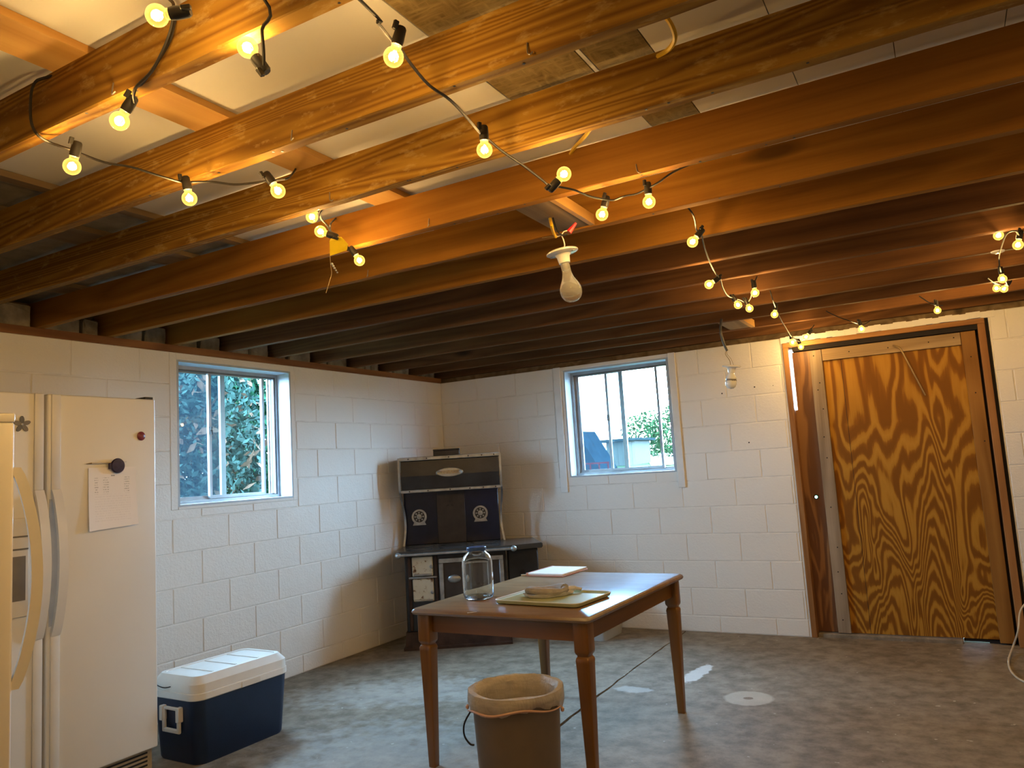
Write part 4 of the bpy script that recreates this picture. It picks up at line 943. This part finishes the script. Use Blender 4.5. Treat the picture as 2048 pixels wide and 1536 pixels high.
A_c = [[Vector((3.05, J12-.06, 2.20)), Zp(352, -10, 2.22), ony(347, 8, J12-.03), ony(348, 30, J12-.022), ony(335, 80, J12-.02), ony(305, 140, J12-.02), ony(270, 178, J12-.025), onz(269, 205, 2.145)],
       [ony(352, 30, J12-.015), ony(340, 80, J12-.014), ony(314, 125, J12-.013), ony(286, 165, J12-.012), ony(272, 176, J12-.012), onz(262, 210, 2.14)],
       [Vector((2.30, J12+.02, JT-.004)), ony(88, 156, J12-.006), ony(70, 165, J12-.012), ony(62, 190, J12-.014), ony(62, 240, J12-.014), ony(74, 268, J12-.014), onz(100, 285, 2.165), onz(140, 299, 2.15), onz(160, 307, 2.15), onz(210, 325, 2.152), onz(262, 334, 2.15), onz(320, 352, 2.148), onz(366, 365, 2.15), onz(384, 364, 2.155), onz(425, 364, 2.158), onz(468, 369, 2.158), onz(505, 366, 2.155), onz(536, 362, 2.16), onz(556, 360, 2.165), onz(578, 355, 2.18), Vector((2.27, JY[10]-.004, JT+.01))],
       [Vector((2.45, JY[10]+.05, 2.25)), onz(642, 424, 2.19), onz(655, 452, 2.175), onz(672, 477, 2.165), onz(690, 498, 2.165), onz(702, 500, 2.16)],
       [onz(660, 462, 2.18), onz(661, 448, 2.20), ony(668, 440, JY[9]-.02), ony(672, 437, JY[9]-.006)],
       [Vector((3.02, -5.2, 2.30)), atd(522, -12, 1.42), atd(524, 60, 1.44), atd(527, 100, 1.45), atd(528, 131, 1.46)]]
A_ex = [((2.5, -6.0, 2.12), (0, .2, 1)), ((3.1, -6.3, 2.12), (0, 0, 1)), ((2.2, -6.9, 2.12), (0, 0, 1))]
sA = string_light('string_lights', 'string of lit globe bulbs draped over the amber joists past a yellow tag', A_c+[[Vector((3.02, -5.2, 2.17)), Vector((2.9, -5.36, 2.165)), Vector((2.55, -5.45, 2.16)), Vector((2.2, -5.55, 2.165)), Vector((2.35, -5.8, 2.16)), Vector((2.5, -6.0, 2.165)), Vector((3.1, -6.3, 2.165))], [Vector((1.6, -6.1, 2.165)), Vector((2.2, -6.9, 2.165)), Vector((3.1, -6.3, 2.165))]], A_b, A_ex)
tp = [atd(664, 473, 2.60), atd(683, 474, 2.60), atd(696, 488, 2.61), atd(694, 500, 2.62), atd(660, 512, 2.62), atd(659, 482, 2.60)]
bm = B(); a = [bm.verts.new(p) for p in tp]; b = [bm.verts.new(p+FW*.0012) for p in tp]; bm.faces.new(a); bm.faces.new(b[::-1])
for i in range(6): bm.faces.new((a[i], a[(i+1)%6], b[(i+1)%6], b[i]))
obj('warning_tag', bm, M_TAG, sA)
bm = B(); tube(bm, spline([atd(660, 512, 2.62), atd(661, 530, 2.63), atd(663, 548, 2.64), atd(658, 566, 2.64), atd(652, 586, 2.64)], 5), .0012, 5); obj('tag_wire', bm, M_BRASS, sA)
bm = B()
for k in range(5): p = atd(664+2.6*k, 528+4.2*k, 2.63); bmesh.ops.create_icosphere(bm, subdivisions=1, radius=.0052-.0004*k, matrix=Matrix.Translation(p))
obj('pull_chain', bm, M_NICKEL, sA, True)
B_b = [(787, 114, 2.14), (969, 300, 2.12), (1128, 348, 2.112), (1204, 429, 2.112), (1298, 404, 2.112), (1385, 484, 2.102), (1418, 569, 2.085), (1476, 610, 2.078), (1499, 617, 2.078), (1510, 586, 2.092), (1549, 629, 2.082), (1585, 685, 2.047), (1602, 694, 2.047), (1612, 674, 2.062), (1723, 658, 2.062), (1875, 621, 2.092), (1997, 471, 2.185), (2036, 490, 2.102), (2005, 558, 2.092), (1993, 577, 2.17), (2008, 578, 2.15)]
B_s = [(794, 88), (968, 272), (1106, 373), (1211, 404), (1296, 380), (1398, 468), (1438, 556), (1468, 597), (1494, 606), (1508, 571), (1551, 614), (1582, 673), (1598, 684), (1619, 665), (1720, 648), (1873, 610), (2003, 458), (2039, 472), (2002, 543), (1990, 566), (2014, 570)]
def zb_(i): return B_b[i][2]
B_c = [[Vector((3.25, -5.5, 2.19)), onz(722, 2, 2.19), onz(755, 45, 2.18), onz(786, 84, 2.178), onz(800, 96, 2.175), onz(822, 128, 2.168), onz(858, 170, 2.16), onz(900, 200, 2.155), onz(938, 240, 2.155), onz(962, 268, 2.16), onz(978, 280, 2.16), onz(1004, 302, 2.155), onz(1048, 332, 2.15), onz(1082, 358, 2.15), onz(1100, 372, 2.15), onz(1120, 374, 2.152), onz(1148, 380, 2.15), onz(1178, 392, 2.148), onz(1207, 398, 2.15), onz(1228, 400, 2.15), onz(1250, 392, 2.148), onz(1272, 388, 2.15), onz(1294, 378, 2.152), onz(1318, 364, 2.165), onz(1345, 345, 2.20), Vector((3.35, JY[8]+.02, JT+.012))],
       [Vector((3.29, JY[8]+.055, 2.24)), onz(1380, 420, 2.185), onz(1389, 438, 2.165), onz(1393, 460, 2.15), onz(1402, 466, 2.147), onz(1409, 495, 2.135), onz(1420, 525, 2.125), onz(1432, 548, 2.125), onz(1440, 556, 2.125), onz(1446, 577, 2.115), onz(1456, 592, 2.115), onz(1467, 596, 2.115), onz(1480, 600, 2.115), onz(1493, 605, 2.115), onz(1502, 594, 2.12), onz(1507, 570, 2.14), onz(1514, 553, 2.18)],
       [onz(1540, 581, 2.185), onz(1545, 598, 2.14), onz(1551, 615, 2.12), onz(1560, 636, 2.10), onz(1573, 658, 2.09), onz(1582, 672, 2.085), onz(1591, 678, 2.085), onz(1600, 683, 2.085), onz(1610, 676, 2.09), onz(1618, 666, 2.098), onz(1628, 650, 2.16)],
       [onz(1652, 622, 2.18), onz(1672, 632, 2.14), onz(1700, 642, 2.105), onz(1718, 648, 2.098), onz(1730, 648, 2.12), onz(1742, 640, 2.185)],
       [onz(1838, 592, 2.185), onz(1860, 606, 2.14), onz(1873, 610, 2.125), onz(1885, 611, 2.185)],
       [onz(1975, 556, 2.185), onz(1990, 566, 2.185), onz(2014, 570, 2.18), onz(2002, 545, 2.125), onz(1998, 520, 2.17), onz(1999, 508, 2.178)],
       [onz(1999, 508, 2.178), onz(2012, 470, 2.15), onz(2030, 462, 2.15), onz(2039, 470, 2.14), onz(2052, 462, 2.15), Vector((4.7, -2.6, 2.17)), Vector((5.0, -3.4, 2.165)), Vector((4.9, -4.3, 2.165)), Vector((5.1, -5.2, 2.165)), Vector((4.6, -6.0, 2.165)), Vector((3.8, -6.6, 2.165)), Vector((3.25, -5.5, 2.19))]]
B_ex = [((x, y, 2.12), (0, 0, 1)) for x, y in ((4.72, -2.65), (5.0, -3.4), (4.9, -4.3), (5.1, -5.2), (4.6, -6.0), (3.8, -6.6), (3.3, -5.45))]
sB = string_light('string_lights', 'string of lit globe bulbs running past the hanging bulb to above the door', B_c, [(*b, *s) for b, s in zip(B_b, B_s)], B_ex)

# ================================================================== OUTSIDE
bm = B(); prof = [(.22, .45), (2.5, .75), (8, 1.05), (16, 1.12), (70, 2.4)]
bmx = [(-60, 80)]
A_ = [[bm.verts.new((x, y, z)) for x in (-60, 80)] for y, z in prof]
for a, b in zip(A_, A_[1:]): bm.faces.new((a[0], a[1], b[1], b[0]))
bx(bm, -60, -.22, -40, .22, .2, .45)
ground = tag(obj('outdoor_ground', bm, M_GRASS), kind='structure')
def doorfront(): pass
def leaves(bm, c, rad, n, size, seed, squash=(1, 1, 1), shell=.35):
    rr = random.Random(seed)
    for _ in range(n):
        while True:
            p = Vector((rr.uniform(-1, 1), rr.uniform(-1, 1), rr.uniform(-1, 1)))
            if shell < p.length < 1: break
        k = 1+.25*math.sin(p.x*5+seed)*math.sin(p.y*4+2*seed)*math.sin(p.z*6)
        p = Vector((p.x*rad*squash[0], p.y*rad*squash[1], p.z*rad*squash[2]))*k+Vector(c)
        a = Vector((rr.gauss(0, 1), rr.gauss(0, 1), rr.gauss(0, 1))).normalized(); b = a.cross(Vector((rr.gauss(0, 1), rr.gauss(0, 1), rr.gauss(0, 1)))).normalized()
        s = size*rr.uniform(.6, 1.3)
        bm.faces.new([bm.verts.new(p+a*s), bm.verts.new(p+b*s*.45), bm.verts.new(p-a*s), bm.verts.new(p-b*s*.45)])
def raw(name, bm, mat, parent):                # leaf clouds: no normal recalculation
    me = bpy.data.meshes.new(name); bm.to_mesh(me); bm.free(); me.materials.append(mat); o = bpy.data.objects.new(name, me); COL.objects.link(o); o.parent = parent; return o
def tree(name, label, base, c, rad, n, size, mat, seed, squash=(1, 1, 1), cat='tree', group=None, bloom=0):
    r = tag(empty(name, base), label, cat, group); base = Vector(base); c = Vector(c)-base
    bm = B(); leaves(bm, c, rad, n, size, seed, squash); raw('foliage', bm, mat, r)['kind'] = 'stuff'
    if bloom: bm = B(); leaves(bm, c, rad*1.03, bloom, size*1.5, seed+50, squash, .8); raw('blossom', bm, M_BLOOM, r)['kind'] = 'stuff'
    bm = B(); tube(bm, spline([(0, 0, -.1), c*.3+Vector((.05, 0, 0)), c*.7]), [.012*rad*(1-.04*i) for i in range(13)], 7); obj('trunk', bm, M_BARK, r)
    rr = random.Random(seed); 
    for k in range(4):
        bm = B(); q_ = Vector((rr.uniform(-.6, .6)*squash[0], rr.uniform(-.6, .6)*squash[1], rr.uniform(-.2, .6)))*rad; tube(bm, [c*.55, c+q_], [.008*rad, .003*rad], 6); obj('branch', bm, M_BARK, r)
    return r
# beyond the left window
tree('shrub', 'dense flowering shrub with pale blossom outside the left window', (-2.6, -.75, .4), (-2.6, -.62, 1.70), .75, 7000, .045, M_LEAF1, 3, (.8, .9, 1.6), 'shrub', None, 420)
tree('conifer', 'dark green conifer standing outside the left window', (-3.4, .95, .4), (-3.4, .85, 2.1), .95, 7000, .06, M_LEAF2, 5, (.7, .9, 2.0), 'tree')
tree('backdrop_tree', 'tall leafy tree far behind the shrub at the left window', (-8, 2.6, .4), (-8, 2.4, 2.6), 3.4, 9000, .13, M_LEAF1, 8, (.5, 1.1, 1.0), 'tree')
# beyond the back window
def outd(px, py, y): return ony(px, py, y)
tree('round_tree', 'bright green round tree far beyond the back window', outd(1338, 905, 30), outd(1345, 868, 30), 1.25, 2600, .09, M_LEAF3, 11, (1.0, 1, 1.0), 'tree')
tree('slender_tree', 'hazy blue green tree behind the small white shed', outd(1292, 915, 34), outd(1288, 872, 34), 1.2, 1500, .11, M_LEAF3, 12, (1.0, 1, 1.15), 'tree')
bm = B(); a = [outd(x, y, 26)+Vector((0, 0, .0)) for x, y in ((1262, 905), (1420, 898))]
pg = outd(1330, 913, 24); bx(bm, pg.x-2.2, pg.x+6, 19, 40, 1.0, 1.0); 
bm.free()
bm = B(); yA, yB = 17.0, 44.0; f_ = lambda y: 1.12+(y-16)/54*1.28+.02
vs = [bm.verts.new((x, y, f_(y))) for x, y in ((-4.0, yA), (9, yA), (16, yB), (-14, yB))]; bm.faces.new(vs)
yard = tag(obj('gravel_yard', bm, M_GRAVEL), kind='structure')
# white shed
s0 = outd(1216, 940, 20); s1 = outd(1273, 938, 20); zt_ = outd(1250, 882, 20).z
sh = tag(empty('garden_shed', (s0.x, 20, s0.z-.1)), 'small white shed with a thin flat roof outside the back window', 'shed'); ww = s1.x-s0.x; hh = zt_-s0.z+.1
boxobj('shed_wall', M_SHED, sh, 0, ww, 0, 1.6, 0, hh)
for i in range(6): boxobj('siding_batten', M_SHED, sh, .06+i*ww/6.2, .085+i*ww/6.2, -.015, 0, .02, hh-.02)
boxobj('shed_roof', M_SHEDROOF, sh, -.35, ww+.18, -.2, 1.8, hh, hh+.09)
# dark lean-to with a steep gable and the red cart before it
g0 = outd(1150, 948, 12); g1 = outd(1212, 945, 12); gt = outd(1156, 862, 12)
le = tag(empty('gabled_lean_to', (g0.x, 12, g0.z-.2)), 'dark blue grey lean-to with a steep slope outside the back window', 'outbuilding'); lw_ = g1.x-g0.x; lh = gt.z-g0.z+.2
bm = B(); P3 = [(-.35, 0), (lw_*1.0, 0), (lw_*.92, .12), (.12, lh), (-.35, lh*.86)]
a = [bm.verts.new((x, 0, z)) for x, z in P3]; b = [bm.verts.new((x, 1.2, z)) for x, z in P3]; bm.faces.new(a); bm.faces.new(b[::-1])
for i in range(5): bm.faces.new((a[i], a[(i+1)%5], b[(i+1)%5], b[i]))
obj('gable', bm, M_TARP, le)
bm = B(); tube(bm, [(-.4, -.03, lh*.83), (.30, -.03, lh*1.06)], .028, 6); obj('ridge_beam', bm, M_SHEDROOF, le)
c0_ = outd(1162, 942, 10.5); c1_ = outd(1218, 932, 10.5)
ca = tag(empty('red_cart', (c0_.x, 10.5, c0_.z-.12)), 'red metal cart frame standing before the lean-to outside', 'cart'); L_ = (c1_-c0_).length
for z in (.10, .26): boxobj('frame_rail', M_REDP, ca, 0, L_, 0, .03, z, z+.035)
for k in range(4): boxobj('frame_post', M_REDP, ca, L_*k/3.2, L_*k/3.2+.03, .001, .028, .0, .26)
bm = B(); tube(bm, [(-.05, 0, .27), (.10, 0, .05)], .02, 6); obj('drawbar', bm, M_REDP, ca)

# ------------------------------------------------------------------ groups of things alike
GROUPS = {'string lights': 'globe bulb strings under the joists', 'lamp': 'bare bulb lampholders hanging from the joists', 'packet': 'packets inside the clear tote', 'magnet': 'magnets on the refrigerator doors', 'cable': 'loose yellow cables over the joists', 'tree': 'trees outside the windows'}
for o in bpy.data.objects:
    if o.parent is None and o.get('category') in GROUPS: o['group'] = GROUPS[o['category']]
